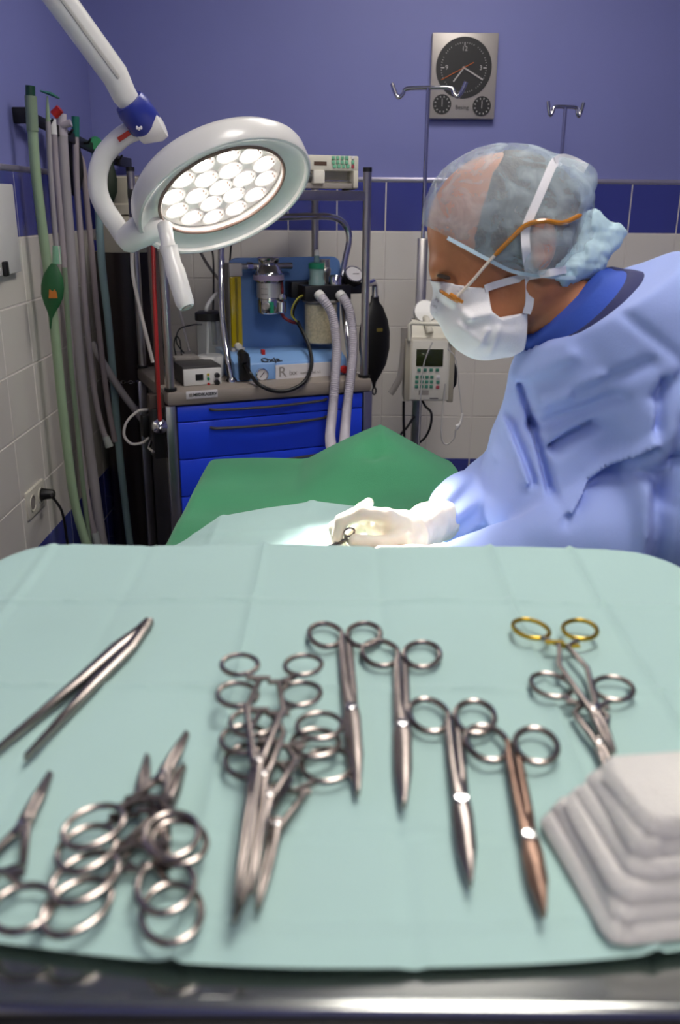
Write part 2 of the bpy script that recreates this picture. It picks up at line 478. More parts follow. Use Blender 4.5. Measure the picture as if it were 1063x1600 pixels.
for P in hook_top((b2.x, YP2, zt2+.002), .058, .02): obj('hook', tube(NB(), smooth_path(P, 6), .006, 10), chrome, iv2)
for k in range(5):
    a = 2*PI*k/5
    lg = obj('leg', tube(NB(), [(b2.x, YP2, .11), (b2.x+.2*math.cos(a), YP2+.2*math.sin(a), .06)], .012, 8), steel, iv2)
    obj('castor', cyl(NB(), (b2.x+.2*math.cos(a)-.01, YP2+.2*math.sin(a), .03), (b2.x+.2*math.cos(a)+.01, YP2+.2*math.sin(a), .03), .03, 16), blackp, lg)

# infusion pump: front plane Y=YPF
YPF = 2.86
q = lambda u, v, d=0.: PY(u, v, YPF+d)
a0, a1 = q(641, 530), q(703, 627)
pump = thing('infusion_pump', 'cream infusion pump with green keys clamped to the drip stand', 'infusion pump', ((a0.x+a1.x)/2, YPF+.05, a1.z))
obj('body', boxp((a0.x, YPF, a1.z), (a1.x, YPF+.095, a0.z), .005), cream, pump)
obj('front_panel', boxp((a0.x+.008, YPF-.004, a1.z+.004), (a1.x-.008, YPF+.002, a0.z-.004), .002), M('pump_face', '#d3cfc4', .45), pump)
s0, s1 = q(651, 545), q(692, 572)
obj('screen', boxp((s0.x, YPF-.006, s1.z), (s1.x, YPF-.002, s0.z), .001), lcd, pump)
def key(u, v, w, h, m, par, yy): 
    c = PY(u, v, yy); return obj('key', boxp((c.x-w/2, yy-.003, c.z-h/2), (c.x+w/2, yy+.001, c.z+h/2), .0008), m, par)
for u in (655, 664.5, 674, 683.5): key(u, 578, .011, .010, key_green, pump, YPF-.004)
for r_, v in enumerate((589, 596.5, 604)):
    for u in (652, 660, 667.5, 675): key(u-r_*.5, v, .011, .010, key_green, pump, YPF-.004)
key(685, 589, .011, .010, white_paper, pump, YPF-.004); key(684.5, 597, .011, .010, key_green, pump, YPF-.004); key(684, 605, .011, .010, key_red, pump, YPF-.004)
c_ = q(664, 613); obj('label_plate', boxp((c_.x-.02, YPF-.005, c_.z-.008), (c_.x+.012, YPF-.003, c_.z+.008)), greyp, pump)
c_ = q(678, 622); obj('maker_mark', boxp((c_.x-.014, YPF-.005, c_.z-.0015), (c_.x+.014, YPF-.0035, c_.z+.0015)), darkgrey, pump)
# top hood, handle frame, side plates
h0, h1 = q(640, 506), q(704, 530)
obj('hood', prism(NB(), [(YPF+.03, h1.z), (YPF+.095, h1.z), (YPF+.095, h0.z+.005), (YPF+.06, h0.z+.005)], Matrix(((0, 0, 1, h0.x+.012), (1, 0, 0, 0), (0, 1, 0, 0), (0, 0, 0, 1))), h1.x-h0.x-.024), cream, pump)
obj('handle', tube(NB(), [q(640, 532, -.01), q(640, 508, -.01), q(643, 505, -.01), q(702, 507, -.01), q(706, 510, -.01), q(704, 536, -.01)], .006, 10), cream, pump)
obj('side_rail', boxp(q(634, 530), q(641, 627)+Vector((0, .09, 0)), .004), M('pump_rail', '#a59e8d', .5), pump)
obj('side_rail', boxp(q(703, 532), q(708, 629)+Vector((0, .09, 0)), .004), MATS['pump_rail'], pump)
cl = q(667, 493, .02)
obj('clamp_knob', lathe(NB(), [(.018, 0), (.034, 0), (.038, .005), (.038, .02), (.034, .026), (.018, .026)], axis_m((cl.x, cl.y+.07, cl.z), (0, -1, .35)), 28), white_pl, pump)
obj('clamp_lever', tube(NB(), [(px, YP-.014, cl.z+.0), q(667, 500, .05), q(672, 520, .03)], .012, 10), cream, pump)
obj('clamp_block', boxp((px-.03, YPF+.094, cl.z-.09), (px+.03, YP-.0165, cl.z-.02), .004), darkgrey, pump)
# black pole-side gadget with pointed tip
g = [q(706, 560, .05), q(709, 578, .05), q(708, 600, .05), q(703, 615, .05)]
obj('drop_sensor', tube(NB(), g, [.004, .013, .012, .002], 10), blackp, pump)
# handle paddle hanging left
obj('syringe_holder', tube(NB(), smooth_path([q(632, 512, .02), q(631, 545, .02), q(626, 585, .02), q(617, 605, .02), q(610, 615, .02)], 5), .011, 10, flat=.45, up=(0, 1, 0)), greyp, pump)
# tubing & cords
lt = thing('infusion_line', 'clear infusion line with white connector looping beside the pump', 'tubing', q(690, 690))
soft = M('clear_tubing', '#c9c6c2', .25, 0, .03, alpha=.75)
obj('line', tube(NB(), smooth_path([q(700, 545, -.02), q(712, 560, -.02), q(717, 600, -.02), q(722, 645, -.02)], 8), .0018, 6), soft, lt)
obj('line', tube(NB(), smooth_path([q(712, 672, -.02), q(710, 684, -.02), q(700, 694, -.02), q(692, 690, -.02), q(690, 670, -.02), q(693, 630, -.01), q(696, 600, -.012)], 8), .0026, 8), soft, lt)
obj('connector', tube(NB(), [q(723, 646, -.02), q(721, 656, -.02), q(719, 663, -.02), q(715, 666, -.02), q(713, 672, -.02)], [.0028, .004, .0045, .008, .003], 10), white_pl, lt)
obj('line', tube(NB(), smooth_path([q(676, 535, -.02), q(668, 552, -.02), q(662, 572, -.012), q(659, 600, -.012), q(657, 630, -.012), q(655, 690, .02), q(654, 750, .05)], 8), .0024, 8), soft, lt)
t = thing('pump_cord', 'black cable looping below the infusion pump', 'power cord', q(640, 690))
obj('cable', tube(NB(), smooth_path([q(631, 627, .06), q(631, 655, .06), q(632, 690, .06), q(633, 760, .06)], 6), .0045, 8), rubber, t)
obj('cable', tube(NB(), smooth_path([q(660, 626, .06), q(665, 635, .04), q(674, 645, .03), q(673, 665, .03), q(665, 683, .05), q(650, 700, .06), q(640, 740, .06)], 8), .004, 8), rubber, t)
obj('cable', tube(NB(), smooth_path([q(648, 650, .07), q(636, 668, .065), q(624, 685, .06), q(616, 730, .06)], 8), .004, 8), rubber, t)

# ================================================================== gas cylinder
gx, gy, gr = -.742, 3.2, .11
zc1 = PY(205, 395, gy-gr).z
cylm = M('black_cylinder_paint', '#2c2222', .35, 0, .15, 5, coat=.2)
creamp = M('cream_cylinder_paint', '#b5ae9c', .45, 0, .06)
t = thing('gas_cylinder', 'tall black gas cylinder with cream shoulder in the corner', 'gas cylinder', (gx, gy, 0))
GM = Matrix.Translation((gx, gy, 0))
obj('body', lathe(NB(), [(0, 0), (gr-.01, 0), (gr, .012), (gr, zc1), (0, zc1)], GM, 40), cylm, t)
obj('shoulder', lathe(NB(), [(0, zc1+.0005), (gr, zc1+.0005), (gr*.99, zc1+.03), (gr*.8, zc1+.075), (gr*.5, zc1+.11), (.035, zc1+.12), (0, zc1+.12)], GM, 40), creamp, t)
obj('collar', lathe(NB(), [(.03, zc1+.115), (.05, zc1+.12), (.05, zc1+.15), (.044, zc1+.155), (.052, zc1+.20), (.06, zc1+.235), (.055, zc1+.24), (0, zc1+.24)], GM, 28), creamp, t)
bluev = M('blue_valve', '#2a2f8f', .4)
obj('hand_wheel', tube(NB(), smooth_path([PY(206, 300, 3.05), PY(212, 320, 3.03), PY(207, 345, 3.05)], 5), .013, 10), bluev, t)
obj('sticker', boxp(PY(146, 375, gy-gr-.004), PY(153, 392, gy-gr-.002)), bluev, t)
ch = thing('safety_chain', 'thin steel chain looped around the black gas cylinder', 'chain', (gx, gy-gr, PY(200, 593, gy-gr).z))
zc = PY(200, 594, gy-gr).z
for k in range(26):
    a = math.radians(190+k*6.6); R = gr+.006
    c0 = Vector((gx+R*math.cos(a), gy+R*math.sin(a), zc-.006*math.sin(k/25*PI)))
    tdir = Vector((-math.sin(a), math.cos(a), 0)); sd = Vector((0, 0, 1)) if k % 2 else Vector((math.cos(a), math.sin(a), 0))
    ringp = [c0+tdir*.008*math.cos(x)+sd*.0045*math.sin(x) for x in [2*PI*j/10 for j in range(10)]]
    obj('link', tube(NB(), ringp, .0016, 6, closed=True), chrome, ch)

# ================================================================== hose rack and hoses
rk0, rk1 = Vector((XL+.035, 2.60, H+.215)), Vector((-.76, 3.24, H+.13))
rk = thing('hose_rack', 'black hose rack on the tiled corner holding breathing hoses', 'hose rack', rk0)
bm = NB(); dv = (rk1-rk0); ang = math.atan2(dv.y, dv.x)
Rm = dv.to_track_quat('X', 'Z').to_matrix()
box(bm, (rk0+rk1)/2, (dv.length, .012, .03), Rm, .003); obj('bar', bm, blackp, rk)
obj('bracket', boxp((XL+.0002, 2.59, H+.195), (XL+.045, 2.61, H+.235), .003), blackp, rk)
obj('bracket', boxp((rk1.x-.012, 3.22, H+.115), (rk1.x+.012, YB-.0005, H+.145), .003), blackp, rk)
for k in range(5):
    c0 = rk0.lerp(rk1, (k+.8)/5)
    obj('hook', tube(NB(), [c0, c0+Vector((.02, -.012, 0)), c0+Vector((.03, -.018, .012))], .0035, 8), blackp, rk)
h_green = M('green_hose', '#8fa585', .45, 0, .06, 12)
h_grey = M('grey_hose', '#a09a9c', .42, 0, .05, 12)
h_beige = M('beige_hose', '#a0969a', .45, 0, .05, 12)
h_teal = M('teal_hose', '#86a0a2', .45, 0, .05, 12)
h_lgreen = M('pale_green_hose', '#7d8f76', .45, 0, .05, 12)
clearp = M('frosted_plastic', '#bfc4bf', .3, 0, .04, alpha=.8)
def hose(label, pts, r, m, name='breathing_hose', flat=1.):
    P = smooth_path([PY(u, v, y) for u, v, y in pts], 8)
    t = thing(name, label, 'hose', P[-1])
    obj('hose', tube(NB(), P, r, 14), m, t)
    return t, P
t, P = hose('thick pale green hose with dark green collar on the hose rack', [(49, 168, 2.56), (54, 250, 2.56), (64, 340, 2.56), (76, 430, 2.56), (86, 520, 2.56), (96, 620, 2.56), (105, 700, 2.56), (118, 790, 2.56), (140, 870, 2.56), (150, 930, 2.56)], .0135, h_green)
obj('cuff', tube(NB(), [PY(48, 150, 2.56), PY(51, 205, 2.56)], .0155, 14), h_lgreen, t)
dg = M('dark_green_collar', '#15402f', .4)
obj('collar', tube(NB(), [PY(47.3, 134, 2.56), PY(47.6, 150, 2.56)], .0125, 14), dg, t)
t, P = hose('thin grey sampling hose with pale green tip hanging on the rack', [(75, 190, 2.66), (79, 270, 2.66), (85, 350, 2.66), (88, 386, 2.66)], .0075, h_grey)
obj('tip', tube(NB(), [PY(74, 150, 2.66), PY(74.5, 172, 2.66), PY(75, 192, 2.66)], [.002, .005, .0065], 10), h_green, t)
obj('cross_piece', tube(NB(), [PY(63, 142, 2.66), PY(80, 147, 2.66), PY(93, 154, 2.66)], [.004, .009, .004], 8, flat=.6), M('teal_clip', '#356e62', .4), t)
obj('connector', tube(NB(), [PY(88, 384, 2.66), PY(89, 412, 2.66)], [.011, .013], 12), M('mint_connector', '#8cc0a0', .35), t)
obj('tag', boxp(PY(91, 384, 2.645), PY(95, 412, 2.644)), white_pl, t)
# green bag
t = thing('breathing_bag', 'dark green leaf-shaped breathing bag with orange print', 'breathing bag', PY(80, 515, 2.64))
BY = 2.5
prof = [(412, 4), (420, 9), (432, 15), (448, 17.5), (462, 17), (476, 12), (488, 6), (498, 2), (514, 1.2)]
def bag_mesh(pf, u0, Y, lean=0., flat=.45):
    P = [PY(u0+lean*(v-pf[0][0]), v, Y) for v, _ in pf]; R = [r*Y/FPX for _, r in pf]
    return tube(NB(), smooth_path(P, 1), R, 16, flat=flat, up=(0, 1, 0))
obj('bag', bag_mesh(prof, 84, 2.50, -.05), M('dark_green_rubber', '#1f5a30', .5, 0, .1), t)
obj('print', prism(NB(), [(-.012, -.012), (.012, -.012), (.011, .004), (.006, .012), (.001, .006), (-.008, .012), (-.01, .0)], Matrix.Translation(PY(82.5, 459, 2.484)) @ XZ, .001), M('orange_print', '#c9762a', .5), t)
hose('slim pale green hose hanging behind the green breathing bag', [(101, 418, 2.72), (106, 500, 2.72), (112, 580, 2.72), (120, 660, 2.72), (128, 740, 2.72), (137, 820, 2.72), (148, 900, 2.72)], .0075, h_lgreen)
t, P = hose('grey hose with white cuff and red cap on the rack', [(84, 208, 2.74), (88, 270, 2.74), (95, 350, 2.74), (101, 430, 2.74), (108, 520, 2.74), (117, 620, 2.74), (128, 720, 2.74), (140, 800, 2.74), (152, 852, 2.74)], .0095, h_beige)
obj('cuff', tube(NB(), [PY(81.5, 186, 2.74), PY(83.5, 210, 2.74)], .011, 12), white_pl, t)
obj('cap', tube(NB(), [PY(84, 180, 2.76), PY(94, 170, 2.76)], .013, 12), red_pl, t)
obj('end_piece', tube(NB(), [PY(148, 832, 2.74), PY(153, 854, 2.74)], .013, 12), clearp, t)
t, P = hose('thick violet grey hose with white cuff on the rack', [(96, 200, 2.8), (101, 280, 2.8), (108, 370, 2.8), (115, 460, 2.8), (124, 560, 2.8), (134, 650, 2.8), (145, 740, 2.8), (156, 820, 2.8), (166, 880, 2.8)], .0165, h_grey)
obj('cuff', tube(NB(), [PY(94.5, 178, 2.8), PY(96.5, 212, 2.8)], .0175, 14), M('lilac_cuff', '#b5adb5', .4), t)
obj('side_port', tube(NB(), [PY(97, 196, 2.79), PY(111, 192, 2.79)], .010, 10), MATS['lilac_cuff'], t)
t, P = hose('slim grey hose with teal cap ending in a clear connector', [(118, 208, 2.9), (120, 290, 2.9), (126, 370, 2.9), (131, 450, 2.9), (138, 530, 2.9), (149, 620, 2.9), (160, 670, 2.9), (168, 688, 2.9)], .0095, h_beige)
obj('cap', tube(NB(), [PY(118, 182, 2.9), PY(118.5, 214, 2.9)], [.012, .011], 12), M('teal_cap', '#1c6a5a', .4), t)
obj('connector', tube(NB(), [PY(165, 682, 2.9), PY(171, 698, 2.9)], [.012, .014], 12), clearp, t)
hose('slim brownish hose bending over the end of the rack', [(122, 238, 2.98), (130, 262, 2.98), (136, 320, 2.98), (144, 400, 2.98), (152, 490, 2.98), (162, 580, 2.98), (172, 650, 2.98), (180, 690, 2.98)], .0095, M('brown_grey_hose', '#94888a', .45))
t, P = hose('teal grey hose with bright green cap beside the gas cylinder', [(150, 245, 3.04), (154, 330, 3.04), (160, 420, 3.04), (169, 500, 3.04), (178, 600, 3.04), (186, 700, 3.04), (196, 790, 3.04), (207, 880, 3.04)], .0125, h_teal)
obj('cap', lathe(NB(), [(0, 0), (.019, 0), (.022, .006), (.022, .018), (.018, .026), (0, .026)], axis_m(PY(150, 226, 3.05), (.15, -1, .1)), 20), M('bright_green_cap', '#2f8f5c', .4), t)
obj('cuff', tube(NB(), [PY(148, 216, 3.06), PY(150, 250, 3.05)], .014, 12), h_teal, t)
hose('grey hose running diagonally across the black gas cylinder', [(143, 535, 3.0), (160, 565, 3.0), (190, 612, 3.0), (215, 645, 3.0), (240, 680, 3.0)], .0125, h_grey)
t = thing('breathing_bag', 'black rubber breathing bag hanging from the hose rack', 'breathing bag', PY(118, 312, 2.95))
obj('bag', bag_mesh([(206, 7), (225, 13), (250, 16), (275, 15), (292, 11), (306, 4)], 108, 2.95, .1, .5), rubber, t)
t = thing('breathing_bag', 'very dark green breathing bag hanging behind the lamp yoke', 'breathing bag', PY(168, 330, 3.06))
obj('bag', bag_mesh([(228, 6), (250, 14), (280, 19), (300, 18), (318, 11), (334, 3)], 160, 3.08, .06, .5), M('deep_green_rubber', '#1c2a18', .5), t)

# ================================================================== equipment trolley (own frame: a = along front, b = depth)
ZCB, ZCT = .93, .974
A_ = PZ(263, 635, ZCB); B_ = PZ(578, 611, ZCB)
CYAW = math.atan2(B_.y-A_.y, B_.x-A_.x); CWID = (B_-A_).length; CDEP = .43
cart = thing('equipment_trolley', 'steel trolley with grey worktop and bright blue drawers', 'trolley', (A_.x, A_.y, 0), CYAW)
CMI = OFF[cart.name]; CMW = CMI.inverted()
def CB(u, v, b):
    o = CMI @ Vector((0, 0, H)); d = CMI.to_3x3() @ ray(u, v); k = (b-o.y)/d.y; return o+d*k
def CZ(u, v, z): return CMI @ PZ(u, v, z)
def lobj(name, bm, mat, par=None, **k): return obj(name, bm, mat, par or cart, local=True, **k)
def cthing(name, label, cat, lp, group=None):
    t = thing(name, label, cat, CMW @ Vector((lp[0], lp[1], 0)), CYAW, group)
    w = CMW @ Vector(lp); t.location = w
    OFF[t.name] = (Matrix.Translation(w) @ Matrix.Rotation(CYAW, 4, 'Z')).inverted(); return t
def cobj(name, bm, mat, par, **k):
    """mesh given in trolley coordinates"""
    if isinstance(bm, bmesh.types.BMesh): bm.transform(CMW)
    else: bm.transform(CMW)
    return obj(name, bm, mat, par, **k)
taupe = M('taupe_worktop', '#8f857c', .45, 0, .05)
blued = M('bright_blue_laminate', '#2348ea', .35, 0, .03, coat=.2)
bodygrey = M('dark_trolley_body', '#55504e', .5)
lobj('worktop', boxp((-.005, -.012, ZCB), (CWID+.005, CDEP+.02, ZCT), .012), taupe)
lobj('body', boxp((.022, .012, .12), (CWID-.022, CDEP-.02, ZCB-.001)), bodygrey)
rp = .0125
zR = CB(574, 268, .005).z
aR = CB(573, 440, .005).x; aL = CB(257, 500, .005).x
for nm, a, b in (('front', aR, .012), ('front', max(aL, .012), .012), ('rear', aR-.005, CDEP), ('rear', .012, CDEP)):
    pz = lobj('post', cyl(NB(), (a, b, ZCT-.001), (a, b, zR), rp, 18), steel)
    lobj('post_cap', cyl(NB(), (a, b, zR-.001), (a, b, zR+.012), rp+.001, 18), blackp, pz)
    lobj('post_collar', cyl(NB(), (a, b, ZCT), (a, b, ZCT+.008), rp+.006, 18), blackp, pz)
for a in (.006, CWID-.006):
    for b in (.01, CDEP):
        lg = lobj('leg', boxp((a-.015, b-.012, .10), (a+.015, b+.012, ZCB), .003), steel)
        lobj('castor', cyl(NB(), (a-.012, b, .05), (a+.012, b, .05), .05, 18), blackp, lg)
zs = CB(560, 306, .012).z
lobj('shelf', boxp((.0, .005, zs-.014), (aR-.008, CDEP+.01, zs+.014), .003), steel)
# drawers
seams = [ZCB-.003] + [CZ_ for CZ_ in (CB(275, 661, .0).z, CB(275, 720, .0).z, CB(275, 778, .0).z)]
seams.append(seams[-1]-.13); seams.append(.14)
for i in range(len(seams)-1):
    d = lobj('drawer', boxp((.026, -.002, seams[i+1]+.0015), (CWID-.026, .013, seams[i]-.0015), .0025), blued)
    zh = (CB(330, 641, -.02).z if i == 0 else seams[i]-.022)
    a0, a1 = CB(330, 641, -.02).x, CB(513, 631, -.02).x
    lobj('handle', tube(NB(), smooth_path([(a0, -.003, zh), (a0+.03, -.016, zh-.002), ((a0+a1)/2, -.024, zh-.003), (a1-.03, -.016, zh+.001), (a1, -.003, zh+.003)], 6), .0055, 8, flat=.8), darkgrey, d)
l0, l1 = CB(291, 618, -.013), CB(340, 613, -.013)
lp = lobj('name_plate', boxp((l0.x, -.0145, l0.z-.0115), (l1.x, -.011, l0.z+.0115), .001), white_paper)
lobj('plate_text', text_mesh('MEDIKASERV', .0125, Matrix.Translation(((l0.x+l1.x)/2+.009, -.0149, l0.z)) @ XZ, bold=.0004), ink, lp, smooth=0)
lobj('plate_mark', boxp((l0.x+.008, -.0152, l0.z-.005), (l0.x+.018, -.0144, l0.z+.005)), greyp, lp)
# chrome hoop standing on the worktop
hp = [CB(362, 598, .085), CB(356, 560, .10), CB(347, 490, .16), CB(346, 420, .21), CB(347, 372, .22), CB(354, 350, .22), CB(372, 341, .22), CB(420, 340, .22), CB(490, 338, .22), CB(522, 340, .22), CB(540, 352, .22), CB(546, 375, .22), CB(540, 405, .22), CB(535, 440, .21), CB(540, 500, .16), CB(546, 545, .10), CB(549, 578, .085)]
hp[0].z = ZCT+.004; hp[-1].z = ZCT+.004
hb = lobj('hoop', tube(NB(), smooth_path(hp, 6), .0105, 14), chrome)
for e in (hp[0], hp[-1]): lobj('hoop_foot', lathe(NB(), [(0, 0), (.018, 0), (.018, .008), (.012, .016), (0, .016)], Matrix.Translation((e.x, e.y, ZCT-.001)), 18), chrome, hb)

# ------------------------------------------------------------------ anaesthesia machine
azur = M('machine_blue', '#5f83bd', .4, 0, .04)
azl = M('machine_light_blue', '#7ba3d6', .4, 0, .04)
f0 = CZ(372, 603, ZCT); f1 = CZ(543, 592, ZCT)
bf = .075
ma0, ma1 = CB(368, 590, bf).x, CB(543, 575, bf).x
mach = cthing('anaesthesia_machine', 'blue anaesthesia machine with chrome vaporiser and soda lime canister on the trolley', 'anaesthesia machine', ((ma0+ma1)/2, .2, ZCT))
zf = CB(450, 566, bf).z
MT = Matrix(((0, 0, 1, ma0), (1, 0, 0, 0), (0, 1, 0, 0), (0, 0, 0, 1)))
BS = .135                                   # where the sloping face ends
zs1 = CB(450, 549, BS).z
cobj('base_unit', prism(NB(), [(bf, ZCT+.0005), (.3, ZCT+.0005), (.3, zs1+.002), (BS, zs1), (bf+.006, zf)], MT, ma1-ma0, .003), azl, mach)
bp0 = CB(356, 405, .25).x; bp1 = CB(532, 405, .25).x; zpt = CB(440, 402, .25).z
rr = .03
poly = [(bp0, zs1-.02), (bp1, zs1-.02), (bp1, zpt-rr)]+[(bp1-rr+rr*math.cos(x), zpt-rr+rr*math.sin(x)) for x in (.4, .8, 1.2)]+[(bp1-rr, zpt), (bp0+rr, zpt)]+[(bp0+rr-rr*math.sin(x), zpt-rr+rr*math.cos(x)) for x in (.4, .8, 1.2)]+[(bp0, zpt-rr)]
cobj('back_panel', prism(NB(), poly, Matrix.Translation((0, .262, 0)) @ XZ, .014, .002), azur, mach)
# front label
L0, L1 = CB(431, 580, bf-.002), CB(517, 570, bf-.002)
zl0, zl1 = CB(431, 597, bf-.002).z, CB(431, 572, bf-.002).z
lb = cobj('front_label', boxp((L0.x, bf-.0025, zl0+.004), (L1.x, bf+.004, zl1+.002)), white_paper, mach)
zm = (zl0+zl1)/2+.003
cobj('label_text', text_mesh('R', .046, Matrix.Translation((L0.x+.022, bf-.003, zm+.001)) @ XZ), greyp, mach, smooth=0)
cobj('label_text', text_mesh('ixx', .022, Matrix.Translation((L0.x+.058, bf-.003, zm-.002)) @ XZ), greyp, mach, smooth=0)
cobj('label_text', text_mesh('comercial, s.l.', .013, Matrix.Translation((L0.x+.118, bf-.003, zm-.004)) @ XZ), greyp, mach, smooth=0)
w0 = CB(424, 563, bf+.02)
slope = math.atan2(zs1-zf, BS-bf-.006)
# point on the sloping face under pixel (424,562)
def on_slope(u, v):
    best = None
    for k in range(200):
        b = bf+.006+k*(BS-.006-bf)/200; p = CB(u, v, b); z = zf+(b-bf-.006)*(zs1-zf)/(BS-.006-bf)
        if best is None or abs(p.z-z) < best[0]: best = (abs(p.z-z), Vector((p.x, b, z)))
    return best[1]
o_ = on_slope(424, 563)
cobj('title_text', text_mesh('Oxja.', .032, Matrix.Translation(o_+Vector((0, -.003, .002))) @ Matrix.Rotation(slope, 4, 'X') @ Matrix.Scale(1., 4), bold=.0006), ink, mach, smooth=0)
o_ = on_slope(411, 552)
cobj('rocker_switch', boxp(o_+Vector((-.006, -.008, -.008)), o_+Vector((.006, .008, .012)), .002), red_pl, mach)
g_ = CB(409, 585, bf)
ga = cobj('pressure_gauge', lathe(NB(), [(0, -.004), (.020, -.004), (.020, .008), (.017, .009), (.0165, .005), (0, .005)], axis_m((g_.x, bf, g_.z), (0, -1, 0)), 28), chrome, mach)
cobj('gauge_face', cyl(NB(), (g_.x, bf-.0045, g_.z), (g_.x, bf-.0056, g_.z), .0163, 24), white_paper, ga)
cobj('gauge_needle', box(NB(), (g_.x, bf-.006, g_.z), (.002, .001, .022), Matrix.Rotation(.7, 3, 'Y')), ink, ga)
r_ = CB(537, 577, bf)
cobj('red_knob', lathe(NB(), [(0, 0), (.013, 0), (.013, .01), (.01, .014), (0, .014)], axis_m((r_.x, bf+.001, r_.z), (0, -1, 0)), 20), red_pl, mach)
k0, k1 = CB(374, 558, bf-.01), CB(392, 594, bf-.01)
cobj('outlet_block', boxp((k0.x, bf-.012, k1.z), (k1.x, bf+.01, k0.z), .003), blackp, mach)
# flow meter
y0, y1 = CB(357, 412, .2), CB(379, 550, .2)
fm = cobj('flow_meter_back', boxp((y0.x-.002, .2, y1.z-.02), (y1.x+.002, .247, y0.z), .002), M('flow_meter_frame', '#8e8a86', .45), mach)
cobj('flow_meter_head', boxp((y0.x-.002, .185, y0.z-.038), (y1.x+.002, .2, y0.z+.002), .002), M('meter_grey', '#b3aca8', .4), mach)
cobj('flow_meter_tube', boxp((y0.x, .186, y1.z+.018), (y1.x-.001, .2, y0.z-.039), .004), M('yellow_acrylic', '#b09a12', .12, 0, .12, 20, coat=.4), mach)
cobj('tube_bore', cyl(NB(), ((y0.x+y1.x)/2, .1855, y1.z+.022), ((y0.x+y1.x)/2, .1855, y0.z-.042), .004, 10), M('dark_yellow', '#7a6a10', .3), mach)
cobj('flow_meter_foot', boxp((y0.x-.002, .183, y1.z-.022), (y1.x+.003, .2, y1.z+.017), .002), MATS['meter_grey'], mach)
kk = CB(372, 541, .18)
cobj('flow_knob', lathe(NB(), [(0, 0), (.011, 0), (.011, .014), (.008, .017), (0, .017)], axis_m((kk.x, .184, kk.z), (0, -1, 0)), 18), cream, mach)
# vaporiser
vc = CB(424, 445, .16); VM = Matrix.Translation((vc.x, .185, 0))
zv0, zv1 = CB(424, 492, .14).z, CB(424, 402, .16).z; hv = zv1-zv0
vb = cobj('vaporiser', lathe(NB(), [(0, zv0), (.036, zv0), (.0405, zv0+.006), (.0405, zv0+.045), (.038, zv0+.047), (.038, zv0+hv*.56), (.046, zv0+hv*.57), (.048, zv0+hv*.60), (.048, zv0+hv*.70), (.043, zv0+hv*.74), (.03, zv0+hv*.86), (.026, zv0+hv*.88), (.034, zv0+hv*.92), (.036, zv0+hv*.98), (.03, zv0+hv), (0, zv0+hv)], VM, 40), chrome, mach)
cobj('vaporiser_band', lathe(NB(), [(.0385, zv0+hv*.585), (.0490, zv0+hv*.60), (.0490, zv0+hv*.69), (.0385, zv0+hv*.70)], VM, 40), M('mauve_band', '#a293ad', .4, .2), vb)
cobj('scale_plate', lathe(NB(), [(.0384, zv0+.05), (.0387, zv0+.05), (.0387, zv0+hv*.55), (.0384, zv0+hv*.55)], VM, 40), M('scale_plate', '#c4c0bd', .3, .6, .05), vb)
for i in range(4):
    for j in range(2):
        a = -PI/2-.85+j*.3
        z = zv0+.062+i*.017
        c0 = Vector((vc.x+.039*math.cos(a), .185+.039*math.sin(a), z))
        cobj('scale_mark', box(NB(), c0, (.009, .001, .0015), Matrix.Rotation(a+PI/2, 3, 'Z')), ink, vb)
c0 = Vector((vc.x+.0405*math.cos(-PI/2-.55), .185+.0405*math.sin(-PI/2-.55), zv0+.026))
cobj('sight_glass', lathe(NB(), [(0, 0), (.013, 0), (.013, .006), (.01, .007), (.009, .004), (0, .004)], axis_m(c0, (math.cos(-PI/2-.55), math.sin(-PI/2-.55), 0)), 20), steel, vb)
cobj('green_stripe', box(NB(), (vc.x-.004, .185-.0405, zv0+.022), (.012, .002, .034)), green_pl, vb)
cobj('filler_port', cyl(NB(), (vc.x+.03, .15, zv0+.004), (vc.x+.03, .15, zv0+.04), .014, 16, None, .003), chrome, vb)
cobj('filler_knob', lathe(NB(), [(0, -.012), (.013, -.008), (.015, 0), (.013, .008), (0, .012)], Matrix.Translation((vc.x+.032, .148, zv0+.054)), 16), chrome, vb)
zp = CB(424, 416, .19).z
cobj('cross_pipe', cyl(NB(), (y1.x, .2, zp), (CB(456, 416, .2).x, .2, zp), .0095, 14), steel, mach)
cobj('pipe_nut', cyl(NB(), (y1.x+.022, .2, zp), (y1.x+.04, .2, zp), .0125, 6), chrome, mach)
cobj('red_hose', tube(NB(), smooth_path([(vc.x+.048, .21, zp-.02), (vc.x+.05, .2, zp-.08), (vc.x+.045, .19, zv0-.005), (vc.x+.075, .18, zv0-.03), (vc.x+.1, .19, zv0-.035)], 6), .0055, 10), M('dark_red_hose', '#7a1c28', .4), mach)
# absorber canister, black manifold
m0, m1 = CB(470, 447, .12), CB(547, 468, .12)
mf = cobj('manifold', boxp((m0.x+.012, .11, m1.z), (m1.x, .19, m0.z), .003), blackp, mach)
cobj('manifold_step', boxp((m0.x-.008, .18, m1.z+.004), (m0.x+.09, .247, m0.z+.008), .003), blackp, mach)
cc = CB(505, 500, .14); zc0, zc1_ = CB(505, 538, .12).z, CB(505, 468, .12).z
cr = .055; CM_ = Matrix.Translation((cc.x, .16, 0))
gran = M('soda_lime', '#d8c79a', .8, 0, .22, 150, .9, 160)
cobj('granules', lathe(NB(), [(0, zc0+.004), (cr-.004, zc0+.004), (cr-.004, zc1_-.018), (0, zc1_-.017)], CM_, 36), gran, mach)
clearg = M('clear_acrylic', '#dfe6e4', .06, 0, .02, alpha=.22)
cobj('canister', lathe(NB(), [(0, zc0), (cr-.004, zc0), (cr, zc0+.005), (cr, zc1_-.001), (cr-.003, zc1_-.001)], CM_, 36), clearg, mach)
